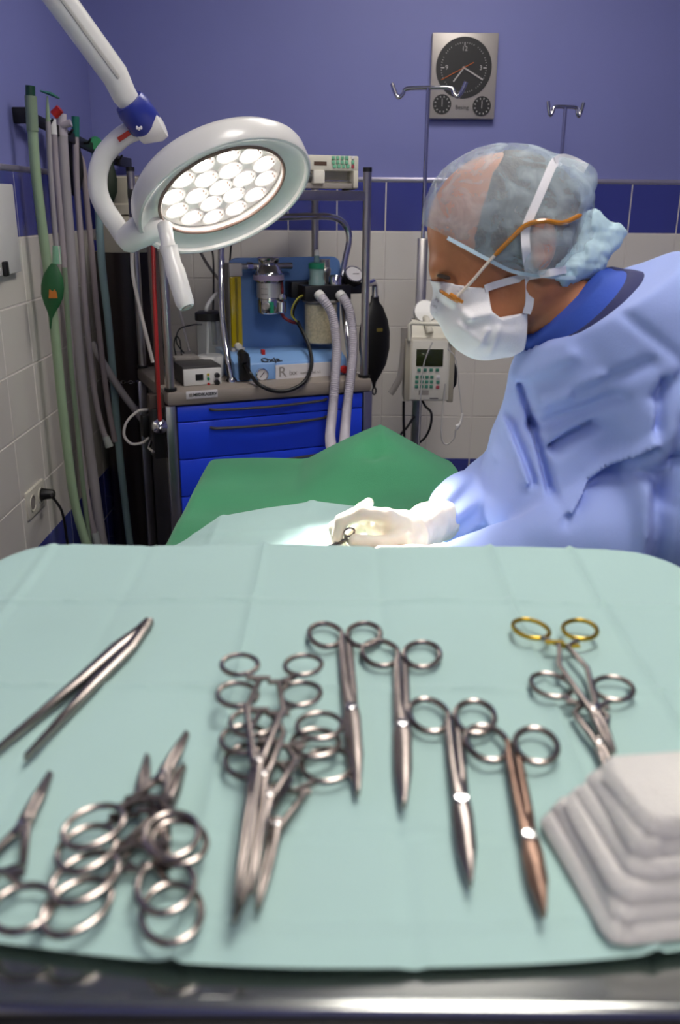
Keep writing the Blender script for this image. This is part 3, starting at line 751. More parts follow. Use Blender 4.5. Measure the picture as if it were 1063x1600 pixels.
cobj('canister_rim', tube(NB(), [(cc.x+(cr+.001)*math.cos(x), .16+(cr+.001)*math.sin(x), zc1_-.008) for x in [2*PI*j/32 for j in range(32)]], .004, 8, closed=True), M('grey_acrylic', '#a09a94', .2, alpha=.8), mach)
cobj('locking_handle', tube(NB(), smooth_path([CB(540, 508, .1), CB(541, 530, .09), CB(546, 556, .085)], 5), .005, 10), chrome, mach)
zmt = m0.z
v1 = CB(495, 420, .15); v2 = CB(523, 440, .15)
vg = cobj('valve_dome', lathe(NB(), [(0, zmt-.001), (.026, zmt-.001), (.026, zmt+.012), (.022, zmt+.02), (.024, zmt+.058), (.018, zmt+.066), (.009, zmt+.07), (.0085, zmt+.088), (.005, zmt+.094), (0, zmt+.094)], Matrix.Translation((v1.x, .15, 0)), 28), M('valve_aqua', '#8fb0ac', .15, 0, .05, alpha=.75), mach)
cobj('valve_seat', lathe(NB(), [(0, zmt), (.019, zmt), (.019, zmt+.04), (.012, zmt+.05), (0, zmt+.05)], Matrix.Translation((v1.x, .15, 0)), 24), M('pale_valve', '#cfc4bc', .3, .3), vg)
cobj('valve_ring', lathe(NB(), [(.0245, zmt+.06), (.026, zmt+.05), (.0255, zmt+.066), (.019, zmt+.069)], Matrix.Translation((v1.x, .15, 0)), 24), green_pl, vg)
cobj('valve_cap', lathe(NB(), [(0, zmt+.088), (.007, zmt+.088), (.008, zmt+.102), (.004, zmt+.108), (0, zmt+.108)], Matrix.Translation((v1.x, .15, 0)), 16), white_pl, vg)
cobj('valve_dome', lathe(NB(), [(0, zmt-.001), (.024, zmt-.001), (.024, zmt+.022), (.019, zmt+.03), (0, zmt+.031)], Matrix.Translation((v2.x+.004, .15, 0)), 28), chrome, mach)
cobj('relief_valve', lathe(NB(), [(0, zmt), (.018, zmt), (.018, zmt+.03), (.02, zmt+.034), (.02, zmt+.045), (.016, zmt+.05), (.017, zmt+.075), (0, zmt+.076)], Matrix.Translation((v2.x-.012, .205, 0)), 24), steel, mach)
gc = CB(556, 428, .12)
cobj('gauge_arm', boxp((m1.x-.005, .13, m0.z-.03), (gc.x+.03, .17, m0.z+.005), .004), blackp, mach)
ga2 = cobj('airway_gauge', lathe(NB(), [(0, -.03), (.03, -.03), (.032, .0), (.03, .006), (.0285, .003), (0, .003)], axis_m((gc.x, .135, gc.z-.004), (0, -.75, .66)), 32), blackp, mach)
ax = Vector((0, -.75, .66)).normalized(); gcc = Vector((gc.x, .135, gc.z-.004))
cobj('gauge_face', cyl(NB(), gcc+ax*.0028, gcc+ax*.0045, .0275, 28), white_paper, ga2)
cobj('gauge_bezel', tube(NB(), [axis_m(gcc+ax*.005, ax) @ Vector((.029*math.cos(x), .029*math.sin(x), 0)) for x in [2*PI*j/28 for j in range(28)]], .0022, 8, closed=True), chrome, ga2)
cobj('gauge_needle', box(NB(), gcc+ax*.0055+Vector((.006, 0, 0)), (.022, .001, .002)), ink, ga2)
# corrugated hoses
def corrugated(P, r):
    P = resample(smooth_path(P, 12), .0032)
    return tube(NB(), P, [r*(1.0 if i % 2 else .86) for i in range(len(P))], 14)
corr = M('corrugated_clear', '#b9b3bb', .35, 0, .03)
for lab, pts in (('corrugated breathing hose from the left manifold port to the green drape', [(499, 462, .105), (508, 472, .08), (520, 495, .065), (526, 540, .03), (524, 590, -.03), (520, 640, -.08), (516, 680, -.2), (519, 705, -.5)]),
                 ('corrugated breathing hose from the right manifold port to the green drape', [(532, 462, .105), (542, 474, .08), (549, 500, .06), (552, 545, .02), (548, 590, -.03), (542, 640, -.08), (539, 680, -.2), (537, 708, -.5)])):
    P = [CB(*q_) for q_ in pts]
    t = cthing('breathing_hose', lab, 'hose', P[-1])
    cobj('hose', corrugated(P, .0155), corr, t)
    cobj('cuff', tube(NB(), [P[0]+Vector((0, .006, .004)), P[0]+Vector((.004, -.012, -.006))], .0165, 14), white_pl, t)
# black gas hose loop
P = smooth_path([CB(383, 568, .045), CB(392, 585, .04), CB(405, 601, -.02), CB(430, 611, -.03), CB(455, 609, -.03), CB(477, 595, -.02), CB(487, 570, .04), CB(484, 545, .09), CB(475, 522, .13), CB(465, 503, .17)], 8)
t = cthing('gas_hose', 'black rubber gas hose looping in front of the blue machine', 'hose', P[0])
cobj('hose', tube(NB(), P, .0062, 12), rubber, t)
k0 = CB(382, 565, .045)
cobj('elbow', tube(NB(), [k0+Vector((0, .03, .02)), k0+Vector((0, .0, .016)), k0], [.014, .016, .012], 12), rubber, t)
t = cthing('earth_wire', 'yellow and green striped wire at the soda lime canister', 'wire', CB(460, 500, .15))
cobj('wire', tube(NB(), smooth_path([CB(480, 461, .14), CB(468, 464, .13), CB(458, 478, .14), CB(456, 492, .15), CB(464, 502, .16)], 8), .003, 8), M('yellow_wire', '#a8a23c', .4), t)
cobj('wire', tube(NB(), smooth_path([CB(480, 464, .15), CB(470, 466, .14), CB(461, 480, .15), CB(459, 494, .16), CB(466, 506, .165)], 8), .003, 8), rubber, t)
# black breathing bag at the right of the trolley
bb = CB(588, 540, .2)
t = cthing('breathing_bag', 'black rubber breathing bag hanging at the end of the trolley', 'breathing bag', CB(584, 615, .2))
pf = [(462, 7), (472, 8), (480, 15), (500, 24), (520, 28), (545, 28), (570, 22), (585, 13), (597, 4), (606, 2)]
P = [CB(586-(v-462)*.01, v, .2) for v, _ in pf]
cobj('bag', tube(NB(), smooth_path(P, 1), [r*2.05e-3 for _, r in pf], 20, flat=.4, up=(0, 1, 0)), rubber, t)
e = CB(585, 611, .2)
cobj('tail_loop', tube(NB(), [e+Vector((.007*math.cos(x), 0, .012*math.sin(x))) for x in [2*PI*j/14 for j in range(14)]], .0028, 8, closed=True), rubber, t)
n0 = CB(586, 446, .2)
cobj('chrome_neck', tube(NB(), [(gc.x+.02, .16, m0.z-.012), (n0.x-.01, .19, n0.z+.012), n0, CB(586, 464, .2)], .011, 12), chrome, t)
cobj('print', boxp(CB(589, 513, .178), CB(598, 518, .1775)), M('olive_print', '#6b5f2a', .5), t)

# ------------------------------------------------------------------ small things on the worktop
mz = CZ(289, 604, ZCT); md = max(mz.y, .03)
a0, a1 = CB(287, 590, md).x, CB(346, 590, md).x; zt_ = CB(316, 578, md).z
t = cthing('small_monitor', 'small white fronted monitor with black case on the trolley worktop', 'monitor', ((a0+a1)/2, md, ZCT))
cobj('case', boxp((a0-.002, md+.004, ZCT+.001), (a1+.002, md+.13, zt_+.012), .004), darkgrey, t)
cobj('front_panel', boxp((a0, md-.001, ZCT+.001), (a1, md+.006, zt_+.004), .002), white_pl, t)
s0, s1 = CB(305.5, 585, md-.002), CB(318, 594, md-.002)
cobj('screen', boxp((s0.x, md-.0025, s1.z), (s1.x, md, s0.z)), blackp, t)
for u, v, m_, r in ((325, 585, yellow_pl, .004), (325.5, 592, green_pl, .0045), (326, 600, red_pl, .0045)):
    p = CB(u, v, md); cobj('button', cyl(NB(), (p.x, md, p.z), (p.x, md-.004, p.z), r, 12), m_, t)
for v in (586, 597):
    p = CB(339, v, md); cobj('knob', cyl(NB(), (p.x, md, p.z), (p.x, md-.012, p.z), .0085, 16, .007), blackp, t)
p0, p1 = CB(276, 590, .19), CB(312, 560, .19)
t = cthing('charger_box', 'beige charger box with cables behind the small monitor', 'charger', ((p0.x+p1.x)/2, .2, ZCT))
cobj('box', boxp((p0.x-.01, .17, ZCT), (p1.x, .30, ZCT+.055), .008), cream, t)
cobj('lid', boxp((p0.x-.006, .175, ZCT+.054), (p1.x-.004, .295, ZCT+.07), .004), greyp, t)
for pts in ([(275, 555, .2), (272, 540, .2), (275, 526, .2), (281, 532, .2), (284, 555, .2)], [(288, 552, .2), (276, 535, .2), (280, 515, .2), (300, 508, .2), (316, 507, .2)]):
    cobj('cable', tube(NB(), smooth_path([CB(*x) for x in pts], 8), .0022, 6), rubber, t)
j = CB(333, 530, .17); jz0, jz1 = CB(333, 568, .15).z, CB(333, 497, .17).z
t = cthing('suction_jar', 'clear suction jar with black lid and white base on the trolley', 'jar', (j.x, .2, ZCT))
JM = Matrix.Translation((j.x, .21, 0)); jr = .04
cobj('glass_jar', lathe(NB(), [(jr-.004, ZCT+.05), (jr, ZCT+.052), (jr, jz1-.006), (jr-.004, jz1-.006)], JM, 28), clearg, t)
cobj('base', lathe(NB(), [(0, ZCT), (jr+.003, ZCT), (jr+.003, ZCT+.06), (jr-.002, ZCT+.066), (0, ZCT+.066)], JM, 28), white_pl, t)
cobj('lid', lathe(NB(), [(0, jz1-.01), (jr+.004, jz1-.01), (jr+.004, jz1+.012), (jr-.008, jz1+.018), (0, jz1+.018)], JM, 28), blackp, t)
cobj('inner_tube', tube(NB(), [(j.x-.006, .2, jz1-.01), (j.x-.012, .2, ZCT+.07)], .004, 8), white_pl, t)
cobj('inner_tube', tube(NB(), [(j.x+.012, .2, jz1-.01), (j.x+.014, .2, ZCT+.1)], .009, 8), blackp, t)
cobj('spout', tube(NB(), smooth_path([(j.x-.008, .21, jz1+.012), CB(324, 478, .2), CB(335, 462, .22), CB(343, 458, .24)], 6), .006, 10), white_pl, t)
for lab, u0 in (('thin black cable hanging behind the chrome hoop', [(328, 372), (333, 400), (334, 440), (333, 490)]), ('short black cable hanging from the upper shelf', [(362, 370), (360, 400), (358, 430), (356, 470)])):
    t = cthing('cable', lab, 'cable', CB(u0[-1][0], u0[-1][1], .3))
    cobj('wire', tube(NB(), smooth_path([CB(u0[0][0]+2, 318, .36)]+[CB(u, v, .3) for u, v in u0], 6), .0028, 8), rubber, t)
t = cthing('cable', 'grey flat cable slanting down behind the lamp handle', 'cable', CB(300, 545, .35))
cobj('wire', tube(NB(), smooth_path([CB(297, 360, .4), CB(322, 410, .4), CB(345, 440, .38)], 6), .005, 8), greyp, t)
cobj('wire', tube(NB(), smooth_path([CB(280, 478, .36), CB(287, 510, .34), CB(297, 552, .3)], 6), .005, 8), h_grey, t)

# syringe pump on the shelf
zsh = zs+.0142
bq = .06
s = lambda x, y: CB(440+x/5.315, 220+y/5.315, bq)
t0, t1 = s(0, 108), s(640, 375)
a0, a1 = t0.x-.03, t1.x; zb, zt_ = zsh+.008, t0.z
t = cthing('syringe_pump', 'cream syringe pump with green keys on the upper trolley shelf', 'syringe pump', ((a0+a1)/2, bq+.05, zsh))
cream2 = MATS['pump_face']
zmid = s(300, 245).z
cobj('upper_body', boxp((a0, bq, zmid), (a1, bq+.12, zt_), .004), cream, t)
cobj('back_body', boxp((a0, bq+.05, zb), (a1-.001, bq+.119, zmid+.002), .003), cream2, t)
cobj('end_block', boxp((s(600, 300).x, bq, zb), (a1, bq+.06, zmid+.002), .003), cream, t)
cobj('drive_block', boxp((s(262, 300).x, bq-.006, zb+.012), (s(356, 300).x, bq+.055, zmid+.001), .003), cream2, t)
cobj('base_strip', boxp((a0, bq+.01, zb-.002), (a1, bq+.06, zb+.014), .002), greyp, t)
cobj('syringe', cyl(NB(), (s(100, 300).x, bq+.02, s(0, 300).z), (s(262, 300).x, bq+.02, s(0, 300).z), .014, 16), darkgrey, t)
cobj('guide_rod', cyl(NB(), (s(356, 320).x, bq+.02, s(0, 322).z), (s(602, 320).x, bq+.02, s(0, 322).z), .0035, 10), chrome, t)
cobj('display', boxp(s(270, 170)+Vector((0, -.001, 0)), s(375, 206)+Vector((0, .002, 0))), M('pump_display', '#5a4638', .3), t)
for r_, y in enumerate((142, 178, 212)):
    for x in (430, 467, 504, 541):
        c_ = s(x+(10 if r_ == 2 else 0), y); cobj('key', boxp((c_.x-.0052, bq-.003, c_.z-.005), (c_.x+.0052, bq+.001, c_.z+.005), .0008), M('key_mint', '#6fae8c', .5), t)
for y, m_ in ((142, white_paper), (178, MATS['key_mint']), (214, key_red)):
    c_ = s(592, y); cobj('key', boxp((c_.x-.0045, bq-.003, c_.z-.005), (c_.x+.0045, bq+.001, c_.z+.005), .0008), m_, t)
for x in (a0+.02, s(570, 0).x): cobj('foot', cyl(NB(), (x, bq+.03, zsh), (x, bq+.03, zb+.001), .012, 12), blackp, t)
cobj('latch', boxp(s(520, 395)+Vector((0, -.012, 0)), s(600, 408)+Vector((0, .01, 0)), .002), blackp, t)

# ------------------------------------------------------------------ left side of the trolley: regulator, red hose, white lead
rg = CB(243, 675, .1)
t = cthing('vacuum_regulator', 'black regulator with silver knob on the side of the trolley', 'regulator', CB(243, 710, .06))
cobj('body', boxp(CB(237, 640, .02), CB(262, 712, .05)+Vector((0, .03, 0)), .005), blackp, t)
cobj('clamp', boxp(CB(233, 618, .03), CB(263, 642, .03)+Vector((.0, .04, 0)), .004), M('brown_clamp', '#4c3f3a', .5), t)
kc = CB(252, 668, -.005)
cobj('knob', lathe(NB(), [(0, 0), (.024, 0), (.026, .006), (.022, .02), (.013, .024), (.012, .034), (.006, .036), (0, .03)], axis_m(kc+Vector((0, .025, 0)), (-.1, -1, .15)), 28), chrome, t)
cobj('side_block', boxp(CB(222, 650, .1), CB(240, 683, .1)+Vector((0, .03, 0)), .004), blackp, t)
cobj('lever', tube(NB(), [CB(236, 690, .05), CB(233, 700, .02), CB(240, 706, .0)], .005, 8), chrome, t)
t = cthing('gas_hose', 'red gas hose running down the side of the trolley', 'hose', CB(250, 655, .01))
cobj('hose', tube(NB(), smooth_path([CB(238, 330, .2), CB(239, 375, .08), CB(242, 470, .02), CB(246, 570, .0), CB(250, 656, .0)], 8), .0062, 10), M('red_hose', '#a3211f', .4), t)
t = cthing('side_rail', 'brown metal rail standing beside the trolley post', 'rail', CB(243, 640, .09))
cobj('rail', boxp(CB(231, 375, .11), CB(240, 375, .11)+Vector((.01, .02, -.62)), .003), M('brown_rail', '#6b5c54', .4, .5), t)
t = cthing('lamp_lead', 'white lead running from the lamp down to the regulator', 'cable', CB(237, 565, .1))
P = [CB(206, 385, .1), CB(208, 430, .1), CB(218, 480, .1), CB(230, 530, .1), CB(239, 566, .1)]
cobj('lead', tube(NB(), smooth_path([CB(204, 340, .1)]+P, 8), .0055, 10), wire_white, t)
t = cthing('white_lead', 'short white lead curling out of the black regulator', 'cable', CB(232, 640, .08))
cobj('lead', tube(NB(), smooth_path([CB(232, 640, .09), CB(215, 643, .09), CB(198, 660, .09), CB(194, 680, .09), CB(205, 693, .09), CB(222, 692, .09), CB(233, 684, .1)], 8), .0042, 10), wire_white, t)

# ================================================================== surgical lamp
LS = .85                                   # lamp size factor
LP = lambda u, v, y: PY(u, v, y-.28)
LC = Vector(LP(341, 284, 1.88))
ln = Vector((.40, -.45, -.80)).normalized(); TGT = LC+ln*.7
# make the disc lean the way the photograph shows
LA = axis_m(LC, ln) @ Matrix.Scale(LS, 4)
lamp = thing('surgical_lamp', 'white ceiling mounted surgical lamp with glowing round lens and handle', 'surgical lamp', (-.6, 1.3, ZC))
R0 = .182
obj('housing', lathe(NB(), [(0, -.040), (.08, -.038), (.14, -.028), (.168, -.012), (R0-.002, .002), (R0, .008), (R0, .038), (.179, .043), (.174, .044), (.1705, .042), (.1695, .036), (.166, .034), (.150, .0255), (.138, .0225), (.1325, .0235), (.130, .024), (.130, .004), (0, .004)], LA, 72), lampw, lamp)
obj('lens_ring', tube(NB(), [LA @ Vector((.1305*math.cos(x), .1305*math.sin(x), .025)) for x in [2*PI*j/64 for j in range(64)]], .0028, 8, closed=True), M('brown_ring', '#7a6258', .4), lamp)
led = M('led_glow', (1, .93, .87), .4, 0, 0, emit=18., ecol=(1., .93, .86))
refl = M('reflector_cup', (.9, .86, .84), .3, 0, .02)
dotm = M('led_dots', '#a8958c', .5)
cells = [(0, 0)]
for ring_, n_, r_ in ((1, 6, .050), (2, 12, .098)):
    cells += [(r_*math.cos(2*PI*k/n_+.26*ring_), r_*math.sin(2*PI*k/n_+.26*ring_)) for k in range(n_)]
back = obj('led_plate', cyl(NB(), LA @ Vector((0, 0, .0045)), LA @ Vector((0, 0, .0095)), .1295*LS, 48), refl, lamp)
for (x, y) in cells:
    LM = LA @ Matrix.Translation((x, y, 0))
    cup = obj('reflector', lathe(NB(), [(.007, .0098), (.013, .0104), (.019, .0118), (.0240, .0140), (.0250, .0140), (.0256, .0092), (.007, .0092)], LM, 24), refl, lamp)
    obj('led', lathe(NB(), [(0, .0215), (.006, .0205), (.0105, .0165), (.0115, .0098)], LM, 16), led, cup)
    for s_ in (-1, 1):
        obj('mount_dot', lathe(NB(), [(0, .024), (.0020, .0235), (.0024, .0205), (0, .020)], LM @ Matrix.Translation((s_*.0052, .0165, -.0075)), 10), dotm, cup)
gl = bpy.data.materials.new('lamp_pane'); gl.use_nodes = True; nt = gl.node_tree; nt.nodes.clear()
ou = nt.nodes.new('ShaderNodeOutputMaterial'); mx = nt.nodes.new('ShaderNodeMixShader'); tr = nt.nodes.new('ShaderNodeBsdfTransparent'); gs = nt.nodes.new('ShaderNodeBsdfGlossy')
gs.inputs['Roughness'].default_value = .05; mx.inputs[0].default_value = .06
nt.links.new(tr.outputs[0], mx.inputs[1]); nt.links.new(gs.outputs[0], mx.inputs[2]); nt.links.new(mx.outputs[0], ou.inputs[0])
obj('lens_pane', cyl(NB(), LA @ Vector((0, 0, .0252)), LA @ Vector((0, 0, .027)), .1295*LS, 48), gl, lamp)
# yoke pivot block on the left edge of the head, yoke arm, joint, spring arm
pv = LP(200, 372, 1.86); hd = LP(250, 345, 1.86)
obj('pivot_block', tube(NB(), [LP(188, 382, 1.86), LP(196, 376, 1.86), LP(222, 361, 1.86), LP(240, 351, 1.865), LP(252, 346, 1.87)], [.014, .023, .0265, .026, .018], 20), lampw, lamp)
yk = [LP(196, 374, 1.86), LP(182, 352, 1.86), LP(164, 325, 1.86), LP(154, 300, 1.86), LP(153, 272, 1.86), LP(161, 246, 1.86), LP(177, 226, 1.86), LP(198, 209, 1.86), LP(226, 199, 1.86)]
obj('yoke', tube(NB(), smooth_path(yk, 8), [.0162]*64+[.0162], 18, flat=.8, up=(0, 1, 0)), lampw, lamp)
j0 = LP(226, 192, 1.85)
e0 = LP(218, 170, 1.85); e1 = LP(76, -25, 1.76)
ad = (e1-e0).normalized()
jr_ = (LP(255, 203, 1.85)-LP(226, 197, 1.85)).normalized()
obj('knuckle', tube(NB(), [LP(216, 207, 1.86), LP(222, 206, 1.855), LP(246, 199, 1.85), LP(254, 195, 1.85), LP(256, 194, 1.85)], [.010, .019, .022, .019, .009], 18), lampw, lamp)
blj = M('blue_joint', '#27338c', .35)
bj = obj('blue_sleeve', tube(NB(), [j0-ad*.012, j0-ad*.004, j0+ad*.03, j0+ad*.04], [.021, .0275, .0275, .024], 24), blj, lamp)
for k in range(3):
    c_ = LP(215+k*3.2, 200+(k % 2)*1.6, 1.82); obj('screw_dot', lathe(NB(), [(0, -.003), (.0018, -.002), (.0018, .002), (0, .003)], Matrix.Translation(c_+Vector((0, -.004, 0))), 8), white_paper, bj)
rl = LP(193, 212.5, 1.842); d_ = (LP(204, 205, 1.842)-LP(183, 219, 1.842)).normalized()
obj('red_sticker', box(NB(), rl+Vector((0, .0035, 0)), (.022, .004, .0072), Matrix.Rotation(-math.atan2(d_.z, d_.x), 3, 'Y')), M('red_sticker', '#b8321f', .5), lamp)
elb = e0+ad*.72
arm = obj('spring_arm', tube(NB(), [j0+ad*.02, j0+ad*.05, e0+ad*.06, elb-ad*.02, elb], [.016, .0195, .0215, .024, .02], 28), lampw, lamp)
bm = NB()
tube(bm, [e0+ad*.05+Vector((.004, -.0205, .002)), elb-ad*.05+Vector((.004, -.0225, .002))], .004, 8); obj('arm_seam', bm, M('seam_grey', '#b5b2ad', .4), arm)
obj('elbow', tube(NB(), [elb-Vector((0, 0, .05)), elb+Vector((0, 0, .06))], .036, 24), blj, lamp)
obj('ceiling_column', cyl(NB(), (elb.x, elb.y, elb.z+.055), (elb.x, elb.y, ZC-.02), .03, 24), lampw, lamp)
obj('ceiling_flange', cyl(NB(), (elb.x, elb.y, ZC-.03), (elb.x, elb.y, ZC), .09, 32, .1), lampw, lamp)
# handle hanging from the lower rim
hh = [LP(257, 352, 1.80), LP(262, 378, 1.78)]
hs = obj('handle_stem', tube(NB(), hh+[LP(263, 384, 1.78)], [.012, .011, .0123], 18), white_pl, lamp)
obj('handle', tube(NB(), [LP(263, 383, 1.78), LP(264, 390, 1.78), LP(267, 398, 1.775), LP(270, 412, 1.77), LP(274, 424, 1.765), LP(289, 473, 1.745), LP(292, 480, 1.743)], [.0145, .015, .0136, .014, .0158, .015, .0124], 24), white_pl, lamp)
obj('handle_bore', lathe(NB(), [(0, 0), (.0085, 0), (.0085, .002), (0, .002)], axis_m(LP(292.2, 480.6, 1.743), LP(292, 480, 1.743)-LP(289, 473, 1.745)), 16), greyp, lamp)
sp = bpy.data.lights.new('lamp_beam', 'SPOT'); spo = bpy.data.objects.new('lamp_beam', sp); C.objects.link(spo)
sp.energy = SPOT_POWER; sp.spot_size = math.radians(31); sp.spot_blend = .9; sp.shadow_soft_size = .05; sp.color = (1, .97, .92)
spo.location = LC+ln*.034
spo.rotation_euler = (TGT-spo.location).to_track_quat('-Z', 'Y').to_euler()

# ================================================================== operating table and its drapes
ZT = .95
TX0, TX1, TY0, TY1 = -.285, .235, .95, 1.965
t = thing('operating_table', 'operating table hidden under green and teal drapes', 'operating table', ((TX0+TX1)/2, 1.45, 0))
obj('mattress', boxp((TX0+.012, TY0, ZT-.06), (TX1-.012, TY1-.012, ZT-.012), .015), blackp, t)
obj('table_top', boxp((TX0+.02, TY0+.01, ZT-.1), (TX1-.02, TY1-.02, ZT-.061), .004), steel, t)
obj('column', boxp((-.12, 1.35, .06), (.08, 1.55, ZT-.1), .01), steel, t)
obj('base', boxp((-.25, 1.1, 0), (.2, 1.8, .06), .02), darkgrey, t)
def g2(x, y, cx, cy, sx, sy): return math.exp(-((x-cx)/sx)**2-((y-cy)/sy)**2)
def bed_z(x, y):
    z = ZT
    # patient mass under the drapes
    rid = max(0., 1-abs(x-.088)/.175)
    z += .088*rid**.9*(1/(1+math.exp(-(y-1.70)/.035)))*(1 if y < 1.93 else max(0, 1-(y-1.93)/.05))
    z += .030*g2(x, y, 0., 1.3, .2, .26)
    z += .012*g2(x, y, -.02, 1.8, .15, .1)
    z -= .022*g2(x, y, .075, 1.77, .03, .03)
    z += .003*math.sin(9*x+4*y)+.002*math.sin(23*x-13*y)+.0025*math.sin(31*y+6*x)
    return z
def drape_pt(X, Y, x0, x1, y1, off, top):
    """flat cloth coordinates -> point draped over the table edges"""
    ox = max(0, x0-X, X-x1); oy = max(0, Y-y1)
    x = min(max(X, x0), x1); y = min(Y, y1); z = top(x, y)
    drop = max(ox, oy)
    r = .018
    if drop > 0:
        b = min(drop, r*1.57); a = b/r
        z -= r*(1-math.cos(a))+max(0, drop-r*1.57)
        push = r*math.sin(a)+.006*math.sin(X*34+Y*27)*min(1, drop/.1)+.03*drop
        if ox >= oy and ox > 0: x += push*(-1 if X < x0 else 1)
        if oy >= ox and oy > 0: y += push
    return Vector((x, y, z+off))
green = M('green_cotton_drape', '#358a5c', .8, 0, .10, 5, .35, 500, sheen=.15)
me = grid_mesh('green_drape', lambda a, b: drape_pt(TX0-.40+a*(TX1-TX0+.80), TY0-.02+b*(TY1-TY0+.42), TX0, TX1, TY1, 0., bed_z), 130, 130)
solo('green_drape', me, green, 'dark green cotton drape covering the operating table', 'drape', smooth=60)
teal = M('teal_nonwoven', '#a5c4bf', .75, 0, .035, 4, .2, 700, sheen=.1)
# teal sheet over the patient: back edge runs obliquely
def sheet_pt(a, b):
    back = [(-.40, 1.15), (-.34, 1.27), (-.29, 1.345), (-.25, 1.45), (-.215, 1.535), (-.14, 1.585), (-.05, 1.618), (.03, 1.59), (.12, 1.55), (.22, 1.50), (.34, 1.46)]
    X = -.40+a*.74
    for (p, q_) in zip(back, back[1:]):
        if p[0] <= X <= q_[0]+1e-9: yb = p[1]+(q_[1]-p[1])*(X-p[0])/(q_[0]-p[0])
    Y = .93+b*(yb-.93)
    v = drape_pt(X, Y, TX0-.004, TX1+.004, 9, .0045, bed_z)
    cr = 0
    for cx in (-.215, -.055, .1): cr += .0035*max(0, 1-abs(X-cx)/.010)
    for cy in (1.12, 1.3, 1.44): cr += .0025*max(0, 1-abs(Y-cy)/.010)
    v.z += cr+.002*(1+math.sin(11*X+3)*math.sin(9*Y))
    return v
me = grid_mesh('surgical_sheet', sheet_pt, 110, 80)
solo('surgical_sheet', me, teal, 'pale teal surgical sheet laid over the green drape', 'drape', smooth=50)

# ================================================================== instrument stand
D = .33; ZS = H-D
RX, RY0, RY1 = .335, .294, .83
def rrect(x0, x1, y0, y1, r, n=6):
    P = []
    for cx, cy, a0 in ((x1-r, y1-r, 0), (x0+r, y1-r, 90), (x0+r, y0+r, 180), (x1-r, y0+r, 270)):
        for k in range(n+1):
            a = math.radians(a0+90*k/n); P.append((cx+r*math.cos(a), cy+r*math.sin(a)))
    return P
st = thing('instrument_stand', 'stainless steel instrument stand with tray under the teal cover', 'instrument stand', (0, .56, 0))
TRX, TRY = RX-.018, RY1-.016
polished = M('polished_tray', '#b4b6b2', .16, 1., .04, 9)
obj('tray', prism(NB(), rrect(-TRX, TRX, RY0+.004, TRY, .07), Matrix.Translation((0, 0, ZS-.012)), .009), polished, st)
rim = [(x, y, ZS-.001) for x, y in rrect(-TRX, TRX, RY0+.004, TRY, .07)]
obj('tray_rim', tube(NB(), rim, .0048, 12, closed=True), polished, st)
bump_ = [(x, y, ZS-.0115) for x, y in rrect(-TRX-.003, TRX+.003, RY0+.003, TRY+.003, .07)]
obj('dark_edge', tube(NB(), bump_, .0075, 10, closed=True), rubber, st)  # black strip put in for the darkness below the tray
for sx in (-.2, .2): obj('support_bar', boxp((sx-.012, RY0+.04, ZS-.035), (sx+.012, RY1-.02, ZS-.0125), .002), steel, st)
obj('cross_bar', boxp((-.2, .5, ZS-.058), (.42, .53, ZS-.036), .002), steel, st)
obj('column', cyl(NB(), (.42, .515, .08), (.42, .515, ZS-.034), .017, 18), steel, st)
obj('base_bar', boxp((-.25, .49, .05), (.45, .54, .085), .006), steel, st)
for x in (-.24, .44):
    fb = obj('foot_bar', boxp((x-.02, .3, .05), (x+.02, .78, .08), .006), steel, st)
    for y in (.32, .76): obj('castor', cyl(NB(), (x-.012, y, .026), (x+.012, y, .026), .026, 16), blackp, fb)

CXS = (-.283, -.188, -.075, .0355, .148, .228); CYS = (.407, .56, .705)
def cover_pt(a, b):
    X = -.62+a*1.24; Y0 = .3165+min(.5*X*X, .03)+.001*math.sin(X*30); Y = Y0+b*(1.13-Y0)
    ex = max(0, abs(X)-RX+.012); ey = max(0, Y-RY1+.008)
    # rounded corner drop
    cx = max(0, abs(X)-RX+.07); cy = max(0, Y-RY1+.07)
    dist = math.hypot(cx, cy)-.07 if (cx > 0 and cy > 0) else max(ex, ey)-0.0
    if cx > 0 and cy > 0: drop = max(0, dist+.010)
    else: drop = max(ex, ey)
    r = .014
    x, y, z = X, Y, ZS+.0045
    # slack panels and folding creases
    sx = sum(max(0, 1-abs(X-c)/.005)*w for c, w in zip(CXS, (1, -.6, 1, -.7, 1, 1)))
    sy = sum(max(0, 1-abs(Y-c)/.005)*w for c, w in zip(CYS, (-.6, 1, 1)))
    z += .0030*(sx+sy)+.0016*math.sin(8*X+1.2)*math.sin(10*Y+.6)+.0009*math.sin(26*X-11*Y)
    z += .006*max(0, (Y-.72)/.10)**2 if Y < .82 else .006
    if b < .03: z -= .0015
    if drop > 0:
        bb = min(drop, r*1.57); an = bb/r
        down = r*(1-math.cos(an))+max(0, drop-r*1.57)
        out = r*math.sin(an)+.010*math.sin(X*21+Y*17)*min(1, drop/.12)+.05*drop
        if cx > 0 and cy > 0:
            nx, ny = cx/math.hypot(cx, cy), cy/math.hypot(cx, cy); base = .06
            x = math.copysign(RX-.07+nx*(base+out), X); y = RY1-.07+ny*(base+out)
        elif ex >= ey: x = math.copysign(RX-.012+out, X)
        else: y = RY1-.008+out
        z -= down
    return Vector((x, y, z))
me = grid_mesh('tray_cover', cover_pt, 300, 200)
solo('tray_cover', me, teal, 'pale teal non-woven cover with fold creases on the instrument tray', 'drape', smooth=50)
ZI = ZS+.0075          # top of the cover

